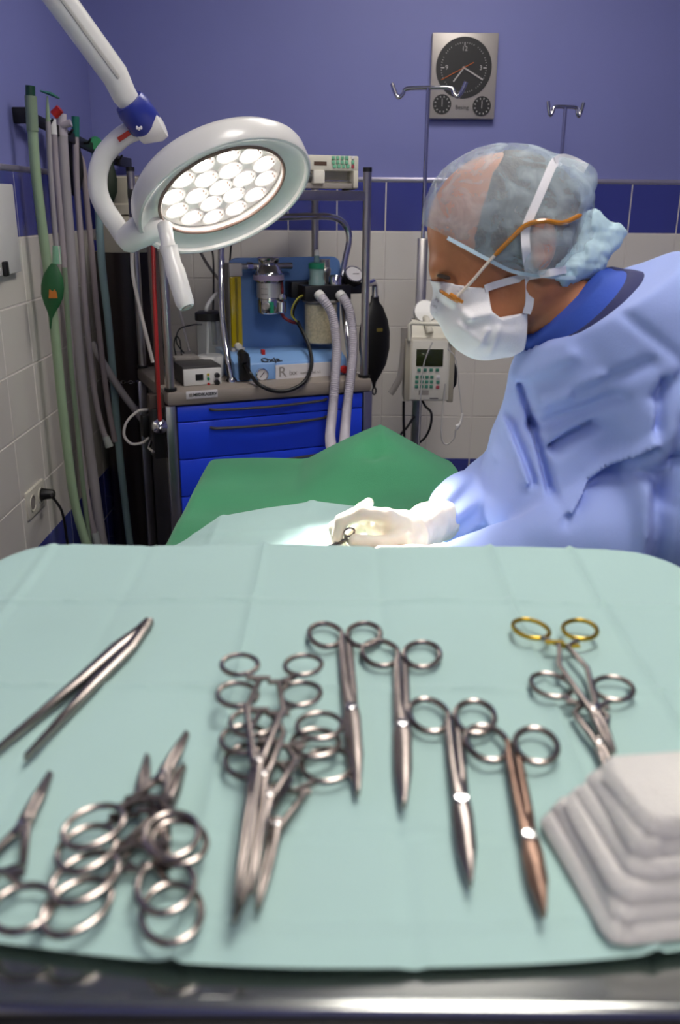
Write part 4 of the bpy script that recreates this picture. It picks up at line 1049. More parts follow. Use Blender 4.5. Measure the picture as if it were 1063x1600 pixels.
# ------------------------------------------------------------------ instruments
def ring_bm(cx, cy, rw, rl, tr, z, tilt=0.):
    P = []
    for k in range(28):
        a = 2*PI*k/28; x, y = rw*math.cos(a), rl*math.sin(a)
        P.append((cx+x*math.cos(tilt)-y*math.sin(tilt), cy+x*math.sin(tilt)+y*math.cos(tilt), z))
    return tube(NB(), P, tr, 8, closed=True, up=(0, 0, 1))
def plank(bm, pts, w, z, t):
    """tapered flat bar along pts with half widths w"""
    L, R = [], []
    P = [Vector((p[0], p[1], 0)) for p in pts]
    for i in range(len(P)):
        d = (P[min(i+1, len(P)-1)]-P[max(i-1, 0)]).normalized(); n = Vector((-d.y, d.x, 0))
        L.append(P[i]+n*w[i]); R.append(P[i]-n*w[i])
    rows = []
    for p, l, r in zip(P, L, R):
        rows.append([bm.verts.new((q.x, q.y, z+h)) for q, h in ((l, -t/2), (l, t*.18), (l.lerp(p, .55), t*.46), (r.lerp(p, .55), t*.46), (r, t*.18), (r, -t/2))])
    for A, B in zip(rows, rows[1:]):
        for k in range(6): bm.faces.new((A[k], A[(k+1) % 6], B[(k+1) % 6], B[k]))
    bm.faces.new(rows[0][::-1]); bm.faces.new(rows[-1]); return bm
def scissors(label, ur, vr, ut, vt, spread, rl, pivot=.55, w=.0050, copper=False, z=0., group=None, tip_w=.3):
    a = PZ(ur, vr, ZI); b = PZ(ut, vt, ZI); L = (b-a).length
    t = thing('surgical_scissors', label, 'scissors', (a.x, a.y, ZI+z), math.atan2(b.y-a.y, b.x-a.x)-PI/2, group)
    yp = L*pivot; rw = spread/4-.001
    for s in (1, -1):
        zz = .0035+s*.0011
        half = plank(NB(), [(s*.0022, -rl*.05), (s*.0030, rl*.4), (s*.0026, yp*.7), (0, yp), (-s*.0008, yp+.012), (-s*.0010, yp+(L-yp)*.6), (-s*.0002, L)], [.0016, w*.52, w*.58, w*.98, w*1.0, w*.85, w*tip_w], zz, .0030)
        m_ = tool_steel
        if copper: m_ = MATS['coppery_steel']
        obj('blade', half, m_, t, local=True)
        obj('finger_ring', ring_bm(s*(rw+.0022), 0, rw, rl/2, .0022, .0035, s*.12), tool_steel, t, local=True)
    obj('screw', lathe(NB(), [(0, .0012), (.0042, .0012), (.0042, .0064), (.0035, .0072), (0, .0074)], Matrix.Translation((0, yp, 0)), 16), chrome, t, local=True)
    return t
M('coppery_steel', '#8d7263', .36, 1., .2, 60)  # tool steel with a slight copper tint
scissors('straight scissors lying beside the heap of clamps', 539, 998, 559, 1246, .0555, .040)
scissors('slim scissors with slightly bent blades between two other scissors', 627, 1028, 631, 1266, .0575, .040, w=.0050)
scissors('pointed scissors with a shiny screw in the row of four scissors', 706, 1126, 735, 1390, .0555, .040, pivot=.58, w=.0048, tip_w=.18)
scissors('copper tinged scissors lying next to the gauze pile', 799, 1170, 850, 1438, .0560, .038, pivot=.62, copper=True, w=.0046, tip_w=.18)

def clamp(label, rl_px, rr_px, tip_px, ringw, ringl, pivot=.62, z=0., gilt=False, group=None, name='haemostat', thick=.0034, tilt=.32):
    """ring centres (left, right) and tip given on the cloth plane"""
    a = PZ(*rl_px, ZI); b = PZ(*rr_px, ZI); tp = PZ(*tip_px, ZI); m = (a+b)/2; L = (tp-m).length
    ang = math.atan2(tp.y-m.y, tp.x-m.x)-PI/2
    sp_ = abs((a-b).dot(Vector((math.cos(ang), math.sin(ang), 0)))); 
    t = thing(name, label, 'clamp' if name == 'haemostat' else 'needle holder', (m.x, m.y, ZI+z), ang, group)
    yp = L*pivot
    for s in (1, -1):
        zz = .0036+s*.0006
        rm = gold if gilt else tool_steel
        x0 = s*(sp_/2-ringw*.18); y0 = ringl*.46
        sh = obj('shank', plank(NB(), [(x0, y0), (s*(sp_/2-ringw*.62), y0+ringl*.35), (s*sp_*.26, yp*.5), (s*.0045, yp*.86), (s*.0018, yp)], [.0017, .0019, .0019, .0023, .0028], zz, thick), tool_steel, t, local=True)
        obj('jaw', plank(NB(), [(0, yp-.006), (-s*.0014, yp+.006), (-s*.0017, yp+(L-yp)*.5), (-s*.0006, L)], [.0028, .0027, .0020, .0009], zz, thick), tool_steel, t, local=True)
        obj('finger_ring', ring_bm(s*sp_/2, 0, ringw/2, ringl/2, .0019, .0036, s*tilt), rm, t, local=True)
        obj('ratchet', box(NB(), (s*(sp_*.16), y0+ringl*.28, zz+s*.0008), (sp_*.36, .0042, .002)), rm, t, local=True)
    obj('box_lock', box(NB(), (0, yp, .0036), (.0072, .014, .0042), None, .0010), tool_steel, t, local=True)
    obj('pin', lathe(NB(), [(0, .005), (.002, .005), (.002, .0062), (0, .0066)], Matrix.Translation((0, yp, 0)), 10), chrome, t, local=True)
    return t
clamp('needle holder with gilded finger rings beside the gauze pile', (829, 997), (905, 997), (958, 1192), .026, .034, pivot=.72, z=.0042, gilt=True, name='needle_holder')
clamp('plain steel clamp under the gilded needle holder', (862, 1082), (956, 1078), (962, 1245), .027, .033, pivot=.60)
G = 'clamps heaped between the tweezers and the scissors'
clamp('topmost clamp of the heap beside the scissors', (376, 1071), (474, 1074), (372, 1452), .025, .029, pivot=.52, z=.0135, group=G)
clamp('second clamp of the heap with rings just below the topmost', (372, 1114), (470, 1111), (396, 1432), .026, .030, pivot=.50, z=.010, group=G)
clamp('clamp in the middle of the heap with rings bunched together', (394, 1156), (500, 1153), (378, 1444), .028, .030, pivot=.48, z=.0072, group=G)
clamp('clamp low in the heap with its rings half covered', (381, 1176), (494, 1172), (368, 1458), .029, .030, pivot=.50, z=.0038, group=G)
clamp('lowest clamp of the heap with one ring standing off to the side', (392, 1196), (512, 1204), (404, 1428), .030, .034, pivot=.50, group=G)
G = 'clamps pointing away with crossed tips'
clamp('uppermost of the clamps pointing away with a bright tip', (147, 1324), (272, 1330), (294, 1172), .0275, .035, pivot=.52, z=.0085, group=G)
clamp('clamp with a gilded tip under the uppermost one', (140, 1338), (280, 1344), (232, 1200), .0275, .035, pivot=.52, z=.0048, group=G)
clamp('lower clamp of the crossed pair with wide round rings', (128, 1402), (266, 1388), (284, 1218), .0275, .037, pivot=.58, z=.0035, group=G)
clamp('nearest of the crossed clamps with large rings by the tray edge', (120, 1428), (270, 1432), (288, 1205), .028, .038, pivot=.60, group=G)
clamp('long clamp at the corner of the tray cover beside the crossed clamps', (-92, 1420), (34, 1434), (80, 1216), .029, .030, pivot=.55, z=.0, group=None)
# tweezers
a = PZ(228, 984, ZI); b1 = PZ(-6, 1182, ZI); b2 = PZ(40, 1194, ZI); bmid = (b1+b2)/2; L = (bmid-a).length
t = thing('tweezers', 'long steel dissecting tweezers spread open on the teal cover', 'tweezers', (a.x, a.y, ZI), math.atan2(bmid.y-a.y, bmid.x-a.x)-PI/2)
half_open = (b2-b1).length/2*.97
for s in (1, -1):
    pts = [(0, -.006), (s*.0014, .012), (s*.005, L*.2), (s*half_open*.55, L*.5), (s*half_open, L)]
    obj('arm', plank(NB(), pts, [.0040, .0045, .0048, .0044, .0014], .0042, .0055), tool_steel, t, local=True)
obj('joint', box(NB(), (0, .0, .0042), (.0075, .016, .0062), None, .0012), tool_steel, t, local=True)

# gauze pile
gz = M('white_gauze', '#dedad4', .9, 0, .03, 30, .5, 350, sheen=.2)
c0 = PZ(838, 1270, ZI); c1 = PZ(950, 1478, ZI); c2 = PZ(930, 1180, ZI)
ux = (c1-c0).normalized(); uy = Vector((-ux.y, ux.x, 0)); 
if uy.x < 0: uy = -uy
t = thing('gauze_pile', 'thick folded pile of white gauze swabs on the tray cover', 'gauze', (c0.x, c0.y, ZI-.002))
Lg = (c1-c0).length; Wg = .17; nl = 6; hl = .0086
RZ = Matrix((ux, uy, Vector((0, 0, 1)))).transposed()
rnd = random.Random(3)
for i in range(nl):
    bm = NB(); rings = []
    jx, jy = rnd.uniform(-.0012, .0012), rnd.uniform(-.0006, .0006)
    for k, (fz, ins) in enumerate(((0., .0004), (.12, .0), (.5, -.0002), (.88, .0), (1., .0004))):
        z = (i+fz)*hl; sl = .50*z+ins
        pr = rrect(sl*.8+jx, Lg-sl*.9+jx, sl+jy, Wg-sl*.6+jy, .010, 4)
        ring_ = []
        for m_, (x, y) in enumerate(pr):
            wv = .0009*math.sin(m_*1.7+i*2.3)+.0006*math.sin(m_*.9-i)
            ring_.append(bm.verts.new(c0+RZ @ Vector((x+wv, y+wv, z-.002+.0012*math.sin(x*40+i)*fz))))
        rings.append(ring_)
    for A, B in zip(rings, rings[1:]):
        n_ = len(A)
        for k in range(n_): bm.faces.new((A[k], A[(k+1) % n_], B[(k+1) % n_], B[k]))
    bm.faces.new(rings[0][::-1]); bm.faces.new(rings[-1])
    obj('folded_swab', bm, gz, t, smooth=60)

# ================================================================== the surgeon
YH = 1.33                                   # middle plane of the head
skin = M('tanned_skin', '#b5754e', .5, 0, .10, 30, .25, 180, sub=.12)
gownm = M('blue_gown', '#9dafe9', .8, 0, .03, 6, .12, 500, sheen=.1)
hp_ = lambda u, v, y=0.: V3(PY(u, v, YH+y))
k_ = .00093                                  # metres per pixel at the head
def head_sdf(p):
    d = sd_ell(p, hp_(790, 340), (.104, .077, .086))
    d = smin(d, sd_cone(p, hp_(739, 372), hp_(741, 395), .058, .056), .03)
    d = smin(d, sd_cone(p, hp_(738, 420), hp_(752, 470), .050, .046), .03)
    d = smin(d, sd_cone(p, hp_(690, 421, -.022), hp_(692, 421, .022), .013, .013), .02)       # brow
    d = smin(d, sd_cone(p, hp_(696, 440), hp_(690, 482), .009, .014), .014)                    # nose
    d = smin(d, sd_cone(p, hp_(742, 500), hp_(758, 520), .036, .026), .025)                    # mouth, chin
    for s in (-1, 1):
        d = smin(d, sd_cone(p, hp_(757, 522, s*.01), hp_(832, 458, s*.042), .022, .024), .03)  # jaw
        d = smin(d, sd_ell(p, hp_(728, 455, s*.036), (.022, .018, .022)), .02)                 # cheek bone
        e = sd_ell(p, hp_(703, 440, s*.034), (.014, .014, .010)); d = smax(d, -e, .012)         # eye socket
        d = smin(d, sd_ell(p, hp_(709, 441, s*.031), (.011, .012, .011)), .004)                # eye ball and lid
    d = smin(d, sd_cone(p, hp_(852, 430), hp_(925, 545), .055, .064), .03)                     # neck
    for s in (-1, 1):                                                                          # ears
        c = hp_(848, 382, s*.081); 
        e = sd_ell(p, c, (.019, .010, .032)); e = smax(e, -sd_ell(p, c+V3((-.002, s*.010, .003)), (.011, .008, .021)), .004)
        e = smin(e, sd_ell(p, hp_(845, 408, s*.078), (.009, .007, .011)), .008)
        d = smin(d, e, .006)
    return d
def cap_sdf(p):
    d = sd_ell(p, hp_(791, 336), (.117, .088, .0945))
    d = smin(d, sd_ell(p, hp_(880, 300), (.036, .055, .034)), .03)
    d = smin(d, sd_cone(p, hp_(900, 390), hp_(942, 372), .040, .026, (1, .8, 1)), .03)
    d = smin(d, sd_ell(p, hp_(853, 385, -.07), (.034, .026, .04)), .02)
    d = smin(d, sd_ell(p, hp_(853, 385, .07), (.034, .026, .04)), .02)
    d = smin(d, head_sdf(p)-.0055, .006)
    return d+.0013*wob(p, 130, 4)+.0006*wob(p, 320, 9)
def P2(pts, y): return [(PY(u, v, YH+y).x, PY(u, v, YH+y).z) for u, v in pts]
CAP_POLY = P2([(600, 338), (664, 350), (700, 370), (760, 403), (805, 424), (860, 430), (905, 432), (945, 408), (1000, 390), (1000, 150), (600, 150)], -.07)
HAIR_POLY = P2([(742, 392), (748, 340), (770, 280), (800, 230), (960, 230), (960, 440), (880, 438), (850, 425), (800, 415)], -.07)
MASK_POLY = P2([(600, 440), (700, 443), (740, 449), (764, 450), (767, 485), (783, 497), (826, 488), (824, 549), (770, 600), (600, 600)], -.062)
YN = 1.36
# ---- arms, hands, torso (all in metres, through picture landmarks)
tp = lambda u, v, y: V3(PY(u, v, y))
R_SH, R_EL, R_WR = tp(965, 520, 1.53), tp(875, 760, 1.60), tp(708, 806, 1.36)
L_SH, L_EL, L_WR = tp(1035, 500, 1.20), tp(1075, 800, 1.15), tp(800, 862, 1.19)
PEL = V3((.535, 1.37, .93))
KN = [V3((.56, 1.28, .52)), V3((.56, 1.46, .52))]; AN = [V3((.60, 1.27, .09)), V3((.60, 1.47, .09))]
def fingers(base, sgn):
    pass
RH = dict(palm=[tp(645, 832, 1.285), tp(600, 824, 1.262)],
    thumb=[tp(628, 846, 1.232), tp(592, 850, 1.212), tp(556, 845, 1.214)],
    index=[tp(604, 806, 1.243), tp(562, 801, 1.232), tp(534, 814, 1.226), tp(527, 838, 1.222)],
    middle=[tp(600, 812, 1.268), tp(553, 806, 1.262), tp(525, 824, 1.252), tp(528, 850, 1.240)],
    ring=[tp(602, 822, 1.288), tp(562, 822, 1.292), tp(538, 842, 1.280), tp(552, 860, 1.266)],
    little=[tp(604, 808, 1.300), tp(556, 808, 1.300), tp(565, 795, 1.293), tp(576, 786, 1.286)])
LH = dict(palm=[tp(645, 885, 1.185), tp(600, 882, 1.180)],
    thumb=[tp(630, 872, 1.205), tp(592, 866, 1.215), tp(560, 864, 1.222)],
    index=[tp(596, 872, 1.190), tp(556, 866, 1.200), tp(528, 864, 1.207), tp(508, 868, 1.210)],
    middle=[tp(594, 882, 1.175), tp(552, 876, 1.180), tp(525, 876, 1.187), tp(510, 884, 1.192)],
    ring=[tp(596, 892, 1.165), tp(558, 890, 1.165), tp(535, 892, 1.172), tp(524, 900, 1.178)],
    little=[tp(600, 902, 1.158), tp(570, 904, 1.156), tp(552, 906, 1.160), tp(544, 912, 1.164)])
def hand_sdf(p, h, infl=0.):
    d = sd_cone(p, h['palm'][0], h['palm'][1], .027, .026, None)
    a, b = h['palm']
    kn = [h[f][0] for f in ('index', 'middle', 'ring', 'little')]
    for q_ in kn: d = smin(d, sd_cone(p, a, q_, .020, .0105), .012)
    d = smin(d, sd_cone(p, a, h['thumb'][0], .022, .014), .012)
    for f, r in (('index', .0088), ('middle', .0092), ('ring', .0088), ('little', .0078)):
        q_ = h[f]; d = smin(d, chain(p, q_, [r*1.15, r*1.08, r, r*.86], .003), .005)
    d = smin(d, chain(p, h['thumb'], [.0125, .0108, .0092], .003), .006)
    return d-infl
def body_sdf(p):
    d = head_sdf(p)
    t = sd_cone(p, tp(945, 560, YN), PEL, .110, .115, (1, .82, 1)); d = smin(d, t, .05)
    d = smin(d, sd_cone(p, tp(1000, 560, 1.26), tp(1000, 560, 1.47), .065, .065), .04)
    for sh, el, wr, h in ((R_SH, R_EL, R_WR, RH), (L_SH, L_EL, L_WR, LH)):
        d = smin(d, chain(p, [sh, el, wr, V3(h['palm'][0])], [.056, .038, .024, .021], .02), .03)
        d = smin(d, hand_sdf(p, h, -.0015), .01)
    for kn, an in zip(KN, AN):
        d = smin(d, chain(p, [PEL+V3((0, (kn[1]-1.37)*.9, -.05)), kn, an], [.088, .06, .04], .02), .04)
        d = smin(d, sd_cone(p, an+V3((.02, 0, -.045)), an+V3((-.16, 0, -.055)), .036, .03), .03)
    return d
surgeon = thing('person', 'surgeon in blue gown, cap and mask bending over the operating table', 'person', (.6, 1.37, 0))
obj('body', sdf_mesh('body', body_sdf, (-.12, 1.02, -.02), (1.0, 1.75, 1.72), .0042), skin, surgeon, smooth=180)
def legs_sdf(p):
    d = None
    for kn, an in zip(KN, AN):
        e = chain(p, [PEL+V3((0, (kn[1]-1.37)*.9, -.05)), kn, an], [.088, .06, .04], .02); d = e if d is None else smin(d, e, .03)
    return d
obj('trousers', sdf_mesh('trousers', lambda p: np.maximum(np.maximum(legs_sdf(p)-.014+.003*wob(p, 50, 2), .10-p[:, 2]), p[:, 2]-.85), (.3, 1.1, .05), (.8, 1.65, .9), .008), M('royal_blue_scrub', '#2f4fb0', .8, 0, .06, 20, .2, 300), surgeon, smooth=180)
for an in AN:
    sh = lambda p, an=an: np.maximum(smin(sd_cone(p, an+V3((.02, 0, -.045)), an+V3((-.16, 0, -.055)), .046, .040), sd_cone(p, an+V3((0, 0, .01)), an+V3((0, 0, -.04)), .050, .050), .02), .001-p[:, 2])
    obj('shoe', sdf_mesh('shoe', sh, (an[0]-.3, an[1]-.1, -.02), (an[0]+.12, an[1]+.1, .2), .006), M('white_clog', '#d5d2ce', .5), surgeon, smooth=60)
# finer head surface is part of the same body: hair, cap, mask sit on it
def clip_poly(p, poly): return sd_poly2(p[:, 0], p[:, 2], poly)
hairm = M('grey_brown_hair', '#5a4d45', .7, 0, .35, 160, .8, 420)
def hair_f(p):
    d = head_sdf(p)-.0032+.0010*wob(p, 700, 3)
    d = np.maximum(d, clip_poly(p, HAIR_POLY)+.004*wob(p, 160, 5))
    for s in (-1, 1): d = np.maximum(d, -sd_ell(p, hp_(850, 384, s*.083), (.024, .022, .040)))
    return d
obj('hair', sdf_mesh('hair', hair_f, (.1, 1.22, 1.30), (.42, 1.44, 1.66), .0022), hairm, surgeon, smooth=180)
for s in (-1, 1):
    eb = [Vector(hp_(u, v, s*y)) for u, v, y in ((681, 427, .012), (684, 429, .028), (692, 432, .041), (704, 435, .049))]
    obj('eyebrow', tube(NB(), smooth_path(eb, 4), [.0016]+[.0030]*11+[.0012], 8), M('brow_hair', '#3a2a22', .8, 0, .3, 300, .8, 500), surgeon)
capm = bpy.data.materials.new('blue_cap_gauze'); capm.use_nodes = True; nt = capm.node_tree; n = nt.nodes
b_ = n['Principled BSDF']; b_.inputs['Base Color'].default_value = (*hexc('#cfe2ec'), 1); b_.inputs['Roughness'].default_value = .7
tr = n.new('ShaderNodeBsdfTransparent'); mx = n.new('ShaderNodeMixShader'); tc = n.new('ShaderNodeTexCoord'); nz = n.new('ShaderNodeTexNoise')
nz.inputs['Scale'].default_value = 26; nz.inputs['Detail'].default_value = 6; nz.inputs['Distortion'].default_value = .9
mr = n.new('ShaderNodeMapRange'); mr.inputs[1].default_value = .35; mr.inputs[2].default_value = .68; mr.inputs[3].default_value = .20; mr.inputs[4].default_value = .46
bp = n.new('ShaderNodeBump'); bp.inputs['Strength'].default_value = .6; bp.inputs['Distance'].default_value = .004
nt.links.new(tc.outputs['Object'], nz.inputs['Vector']); nt.links.new(nz.outputs['Fac'], mr.inputs[0]); nt.links.new(nz.outputs['Fac'], bp.inputs['Height'])
nt.links.new(bp.outputs['Normal'], b_.inputs['Normal']); nt.links.new(mr.outputs[0], mx.inputs[0]); nt.links.new(tr.outputs[0], mx.inputs[1]); nt.links.new(b_.outputs[0], mx.inputs[2])
nt.links.new(mx.outputs[0], n['Material Output'].inputs[0])
def cap_f(p): 
    return np.maximum(cap_sdf(p), clip_poly(p, CAP_POLY)+.001*wob(p, 120, 8))
cap = obj('cap', sdf_mesh('cap', cap_f, (.08, 1.2, 1.3), (.46, 1.46, 1.66), .0026), capm, surgeon, smooth=180)
capd = M('pale_blue_cap_edge', '#bcd3e0', .75, 0, .06, 40, .3, 200)
def near_pt(u, v, f, off=.0015, y0=1.14, y1=YH):
    """first point of a surface met at this place of the head"""
    Y = np.linspace(y0, y1, 240); pts = np.array([V3(PY(u, v, y)) for y in Y]); d = f(pts)
    i = np.argmax(d < off) if (d < off).any() else len(Y)-1
    return Vector(pts[i])
both = lambda p: np.minimum(head_sdf(p), np.maximum(cap_sdf(p), clip_poly(p, CAP_POLY)))
def ribbon(pts, w, t=.0012, n=6):
    P = smooth_path(pts, n); bm = NB(); rows = []
    for i, q_ in enumerate(P):
        d = (P[min(i+1, len(P)-1)]-P[max(i-1, 0)]).normalized(); nrm = Vector((0, -1, 0)); s_ = d.cross(nrm).normalized()
        nn = s_.cross(d).normalized()
        rows.append([bm.verts.new(q_+s_*w/2*a+nn*t/2*b) for a, b in ((-1, -1), (1, -1), (1, 1), (-1, 1))])
    for A, B in zip(rows, rows[1:]):
        for k in range(4): bm.faces.new((A[k], A[(k+1) % 4], B[(k+1) % 4], B[k]))
    bm.faces.new(rows[0][::-1]); bm.faces.new(rows[-1]); return bm
# elastic hem of the cap
hem = [near_pt(u, v, cap_sdf, .001) for u, v in ((700, 372), (730, 388), (760, 404), (805, 425), (860, 432), (905, 432), (945, 408))]
obj('cap_hem', ribbon(hem, .005, .003), capd, cap)
# gathered knot of the cap at the nape
def knot_f(p):
    d = sd_cone(p, hp_(880, 425, -.045), hp_(915, 405, -.030), .022, .026); d = smin(d, sd_cone(p, hp_(915, 400, -.02), hp_(960, 366, -.02), .028, .016), .02)
    d = smin(d, sd_ell(p, hp_(925, 355, -.02), (.022, .02, .024)), .015)
    d = np.maximum(d, -(head_sdf(p)+.001))
    return d+.0035*wob(p*V3((1, 1, 1)), 210, 2)+.0012*wob(p, 420, 6)
obj('cap_knot', sdf_mesh('cap_knot', knot_f, (.26, 1.18, 1.34), (.47, 1.40, 1.58), .0026), M('cap_knot_blue', '#bcd8e4', .75, 0, .08, 30, alpha=.85), cap, smooth=180)
tapem = M('white_tape', '#e4e2e6', .8, 0, .03, 40, .2, 300)
maskm = M('white_mask_paper', '#eceaec', .8, 0, .03, 20, .25, 500)
def mask_f(p):
    d = sd_ell(p, hp_(757, 492), (.0565, .066, .0535))
    d = smin(d, sd_cone(p, hp_(752, 495), hp_(818, 516), .050, .040, (1, .72, 1)), .03)
    d = smin(d, head_sdf(p)-.003, .012)
    x, z = p[:, 0], p[:, 2]
    for a, b, w, h in (((700, 466), (731, 494), 6, .004), ((731, 494), (760, 486), 6, .0035), ((716, 508), (752, 535), 7, .0035), ((757, 512), (745, 538), 5, .003), ((775, 510), (765, 552), 6, .003), ((705, 480), (760, 470), 8, -.0025), ((733, 505), (800, 505), 9, -.002)):
        A, B = P2([a, b], -.05); d = d-h*np.exp(-(seg2(x, z, A, B)/(w*k_))**2)
    # upper edge and skin window
    return np.maximum(np.maximum(d, clip_poly(p, MASK_POLY)), -(head_sdf(p)-.0008))
mask = obj('face_mask', sdf_mesh('face_mask', mask_f, (.1, 1.22, 1.24), (.32, 1.44, 1.48), .002), maskm, surgeon, smooth=180)
mb = lambda p: np.minimum(np.minimum(both(p), mask_f(p)), 9)
obj('mask_tie', ribbon([near_pt(u, v, mb, .0022) for u, v in ((758, 451), (775, 445), (800, 438), (830, 431), (860, 426), (890, 420))], .010), tapem, mask)
obj('mask_tie', ribbon([near_pt(u, v, mb, .0024) for u, v in ((823, 490), (828, 470), (827, 430), (823, 395), (821, 365), (826, 345), (838, 318), (850, 290), (862, 262), (868, 252))], .0115), tapem, mask)
e = near_pt(868, 254, mb, .003)
obj('tie_end', ribbon([e, Vector(hp_(880, 249, -.03)), Vector(hp_(897, 254, -.02)), Vector(hp_(916, 264, -.025))], .014, .0015), tapem, mask)
def flap_f(p):
    d = sd_cone(p, hp_(868, 268, -.035), hp_(905, 285, -.03), .020, .026, (1, 1.7, 1)); return d+.002*wob(p, 180, 11)
obj('cap_flap', sdf_mesh('cap_flap', flap_f, (.26, 1.2, 1.5), (.44, 1.42, 1.68), .003), capm, cap, smooth=180)
# scrub collar and gown
def plane2(p, a, b, y):
    (ax, az), (bx, bz) = P2([a, b], y); nx, nz_ = -(bz-az), (bx-ax); L = math.hypot(nx, nz_)
    return ((p[:, 0]-ax)*nx+(p[:, 2]-az)*nz_)/L          # positive above the line
def scrub_f(p):
    d = sd_cone(p, hp_(868, 462), hp_(935, 552), .066, .088)
    d = smin(d, sd_cone(p, tp(965, 520, 1.25), tp(965, 520, 1.47), .082, .082), .04)
    d = smin(d, sd_cone(p, tp(930, 570, YN), tp(960, 760, YN), .105, .115, (1, .85, 1)), .04)
    d = np.maximum(d, -(head_sdf(p)-.001))
    return np.maximum(d, plane2(p, (836, 540), (980, 391), -.085))+.001*wob(p, 90, 3)
scr = obj('scrub_shirt', sdf_mesh('scrub_shirt', scrub_f, (.14, 1.12, 1.0), (.62, 1.6, 1.5), .0045), M('royal_blue_scrub', '#2f4fb0', .8, 0, .06, 20, .2, 300), surgeon, smooth=180)
def band_f(p):
    d = scrub_f(p)-.003
    return np.maximum(d, plane2(p, (846, 555), (994, 408), -.085))
obj('scrub_neckband', sdf_mesh('scrub_neckband', band_f, (.14, 1.12, 1.15), (.62, 1.6, 1.5), .0045), M('navy_neckband', '#2c2f5c', .8), scr, smooth=180)
FOLDS = [((851, 636), (862, 700), 7, .014), ((862, 700), (874, 785), 7, .018), ((883, 722), (940, 674), 9, .018), ((1020, 585), (1006, 668), 7, .012), ((800, 640), (795, 760), 12, -.006), ((815, 683), (838, 775), 10, -.008),
         ((826, 690), (850, 780), 7, .008), ((789, 711), (786, 825), 7, .006), ((770, 690), (764, 800), 9, -.006), ((1006, 668), (890, 795), 8, -.009), ((1000, 690), (880, 812), 8, .006), ((960, 620), (860, 700), 12, .008), ((940, 590), (870, 650), 12, -.006),
         ((1045, 640), (1015, 760), 12, .010), ((985, 740), (975, 850), 12, -.010), ((1010, 730), (1000, 860), 12, .010), ((900, 560), (840, 620), 14, -.005), ((1060, 560), (1010, 610), 12, .008), ((1030, 700), (1063, 690), 9, .008), ((820, 560), (806, 660), 9, .005), ((960, 480), (1050, 560), 10, .004), ((910, 620), (1000, 560), 12, .006), ((930, 760), (1040, 700), 14, .006)]
def gown_f(p):
    d = sd_cone(p, tp(925, 610, YN), tp(905, 770, YN), .128, .146, (1, .78, 1))
    d = smin(d, sd_cone(p, tp(905, 770, YN), V3((.52, YN, .86)), .146, .17, (1, .78, 1)), .05)
    d = smin(d, sd_cone(p, V3((.52, YN, .86)), V3((.58, YN, .42)), .17, .21, (1, .8, 1)), .06)
    d = smin(d, sd_cone(p, V3((.53, YN, 1.27)), V3((.56, YN, .85)), .115, .16, (1, .78, 1)), .05)
    d = smin(d, sd_cone(p, tp(1045, 545, 1.24), tp(1045, 545, 1.50), .118, .118), .05)
    d = smin(d, sd_cone(p, tp(960, 545, 1.265), tp(960, 545, 1.475), .102, .102), .05)
    d = smin(d, chain(p, [L_SH, tp(1066, 660, 1.17), L_EL], [.086, .084, .082], .02), .035)
    fa = chain(p, [L_EL, tp(960, 838, 1.17), tp(868, 842, 1.18), tp(790, 868, 1.19), tp(735, 882, 1.19), tp(690, 884, 1.188)], [.080, .064, .050, .042, .036, .026], .02)
    d = smin(d, fa, .025)
    ra = chain(p, [R_SH, R_EL, tp(778, 768, 1.44), tp(728, 798, 1.378), tp(694, 812, 1.348)], [.085, .074, .066, .054, .034], .012)
    ra += .0035*np.sin((p[:, 0]*.8-p[:, 2])*150)*np.clip((.30-p[:, 0])/.1, 0, 1)
    d = smin(d, ra, .02)
    x, z = p[:, 0], p[:, 2]; near = np.clip((1.36-p[:, 1])/.06, 0, 1)
    for a, b, w, h in FOLDS:
        yy = 1.16-YH; A, B = P2([a, b], yy); d = d+near*h*1.25*np.exp(-(seg2(x, z, A, B)/(w*.00075))**2)
    d = d+.0035*wob(p, 26, 12)+.0016*wob(p, 60, 21)
    d = smax(d, plane2(p, (822, 566), (1006, 424), -.085), .004)
    d = np.maximum(d, .40-p[:, 2])
    d = np.maximum(d, -(sd_cone(p, hp_(868, 462), hp_(932, 552), .0705, .0925)))
    cut = (p-V3(tp(704, 806, 1.365))) @ V3((-.95, -.22, -.22))
    return d
obj('gown', sdf_mesh('gown', gown_f, (.0, .98, .36), (1.0, 1.78, 1.52), .0044), gownm, surgeon, smooth=180)
# gloves
latex = M('white_latex', '#e3d9c9', .45, 0, .04, 20, .15, 250, sub=.15)
def rglove(p):
    d = hand_sdf(p, RH, .0012)
    c = chain(p, [V3(RH['palm'][0]), tp(668, 820, 1.315), tp(703, 806, 1.365)], [.0285, .0325, .0365], .01)
    d = smin(d, c, .012)
    cd = (tp(703, 806, 1.365)-tp(645, 832, 1.285)); cd = cd/np.linalg.norm(cd)
    d = np.maximum(d, (p-tp(706, 805, 1.368)) @ cd)
    w = (p-tp(640, 832, 1.28)) @ cd
    d = d-.0022*np.exp(-(w/.0035)**2)-.0018*np.exp(-((p-tp(704.5, 805.5, 1.366)) @ cd/.003)**2)
    return d+.0006*wob(p, 260, 7)
obj('glove', sdf_mesh('glove', rglove, (-.04, 1.17, .93), (.2, 1.44, 1.12), .0017), latex, surgeon, smooth=180)
def lglove(p):
    d = hand_sdf(p, LH, .0012)
    d = smin(d, chain(p, [V3(LH['palm'][0]), tp(690, 884, 1.188), tp(735, 880, 1.19)], [.0275, .030, .034], .01), .012)
    return d+.0006*wob(p, 260, 7)
obj('glove', sdf_mesh('glove', lglove, (-.06, 1.11, .86), (.22, 1.27, 1.05), .0022), latex, surgeon, smooth=180)
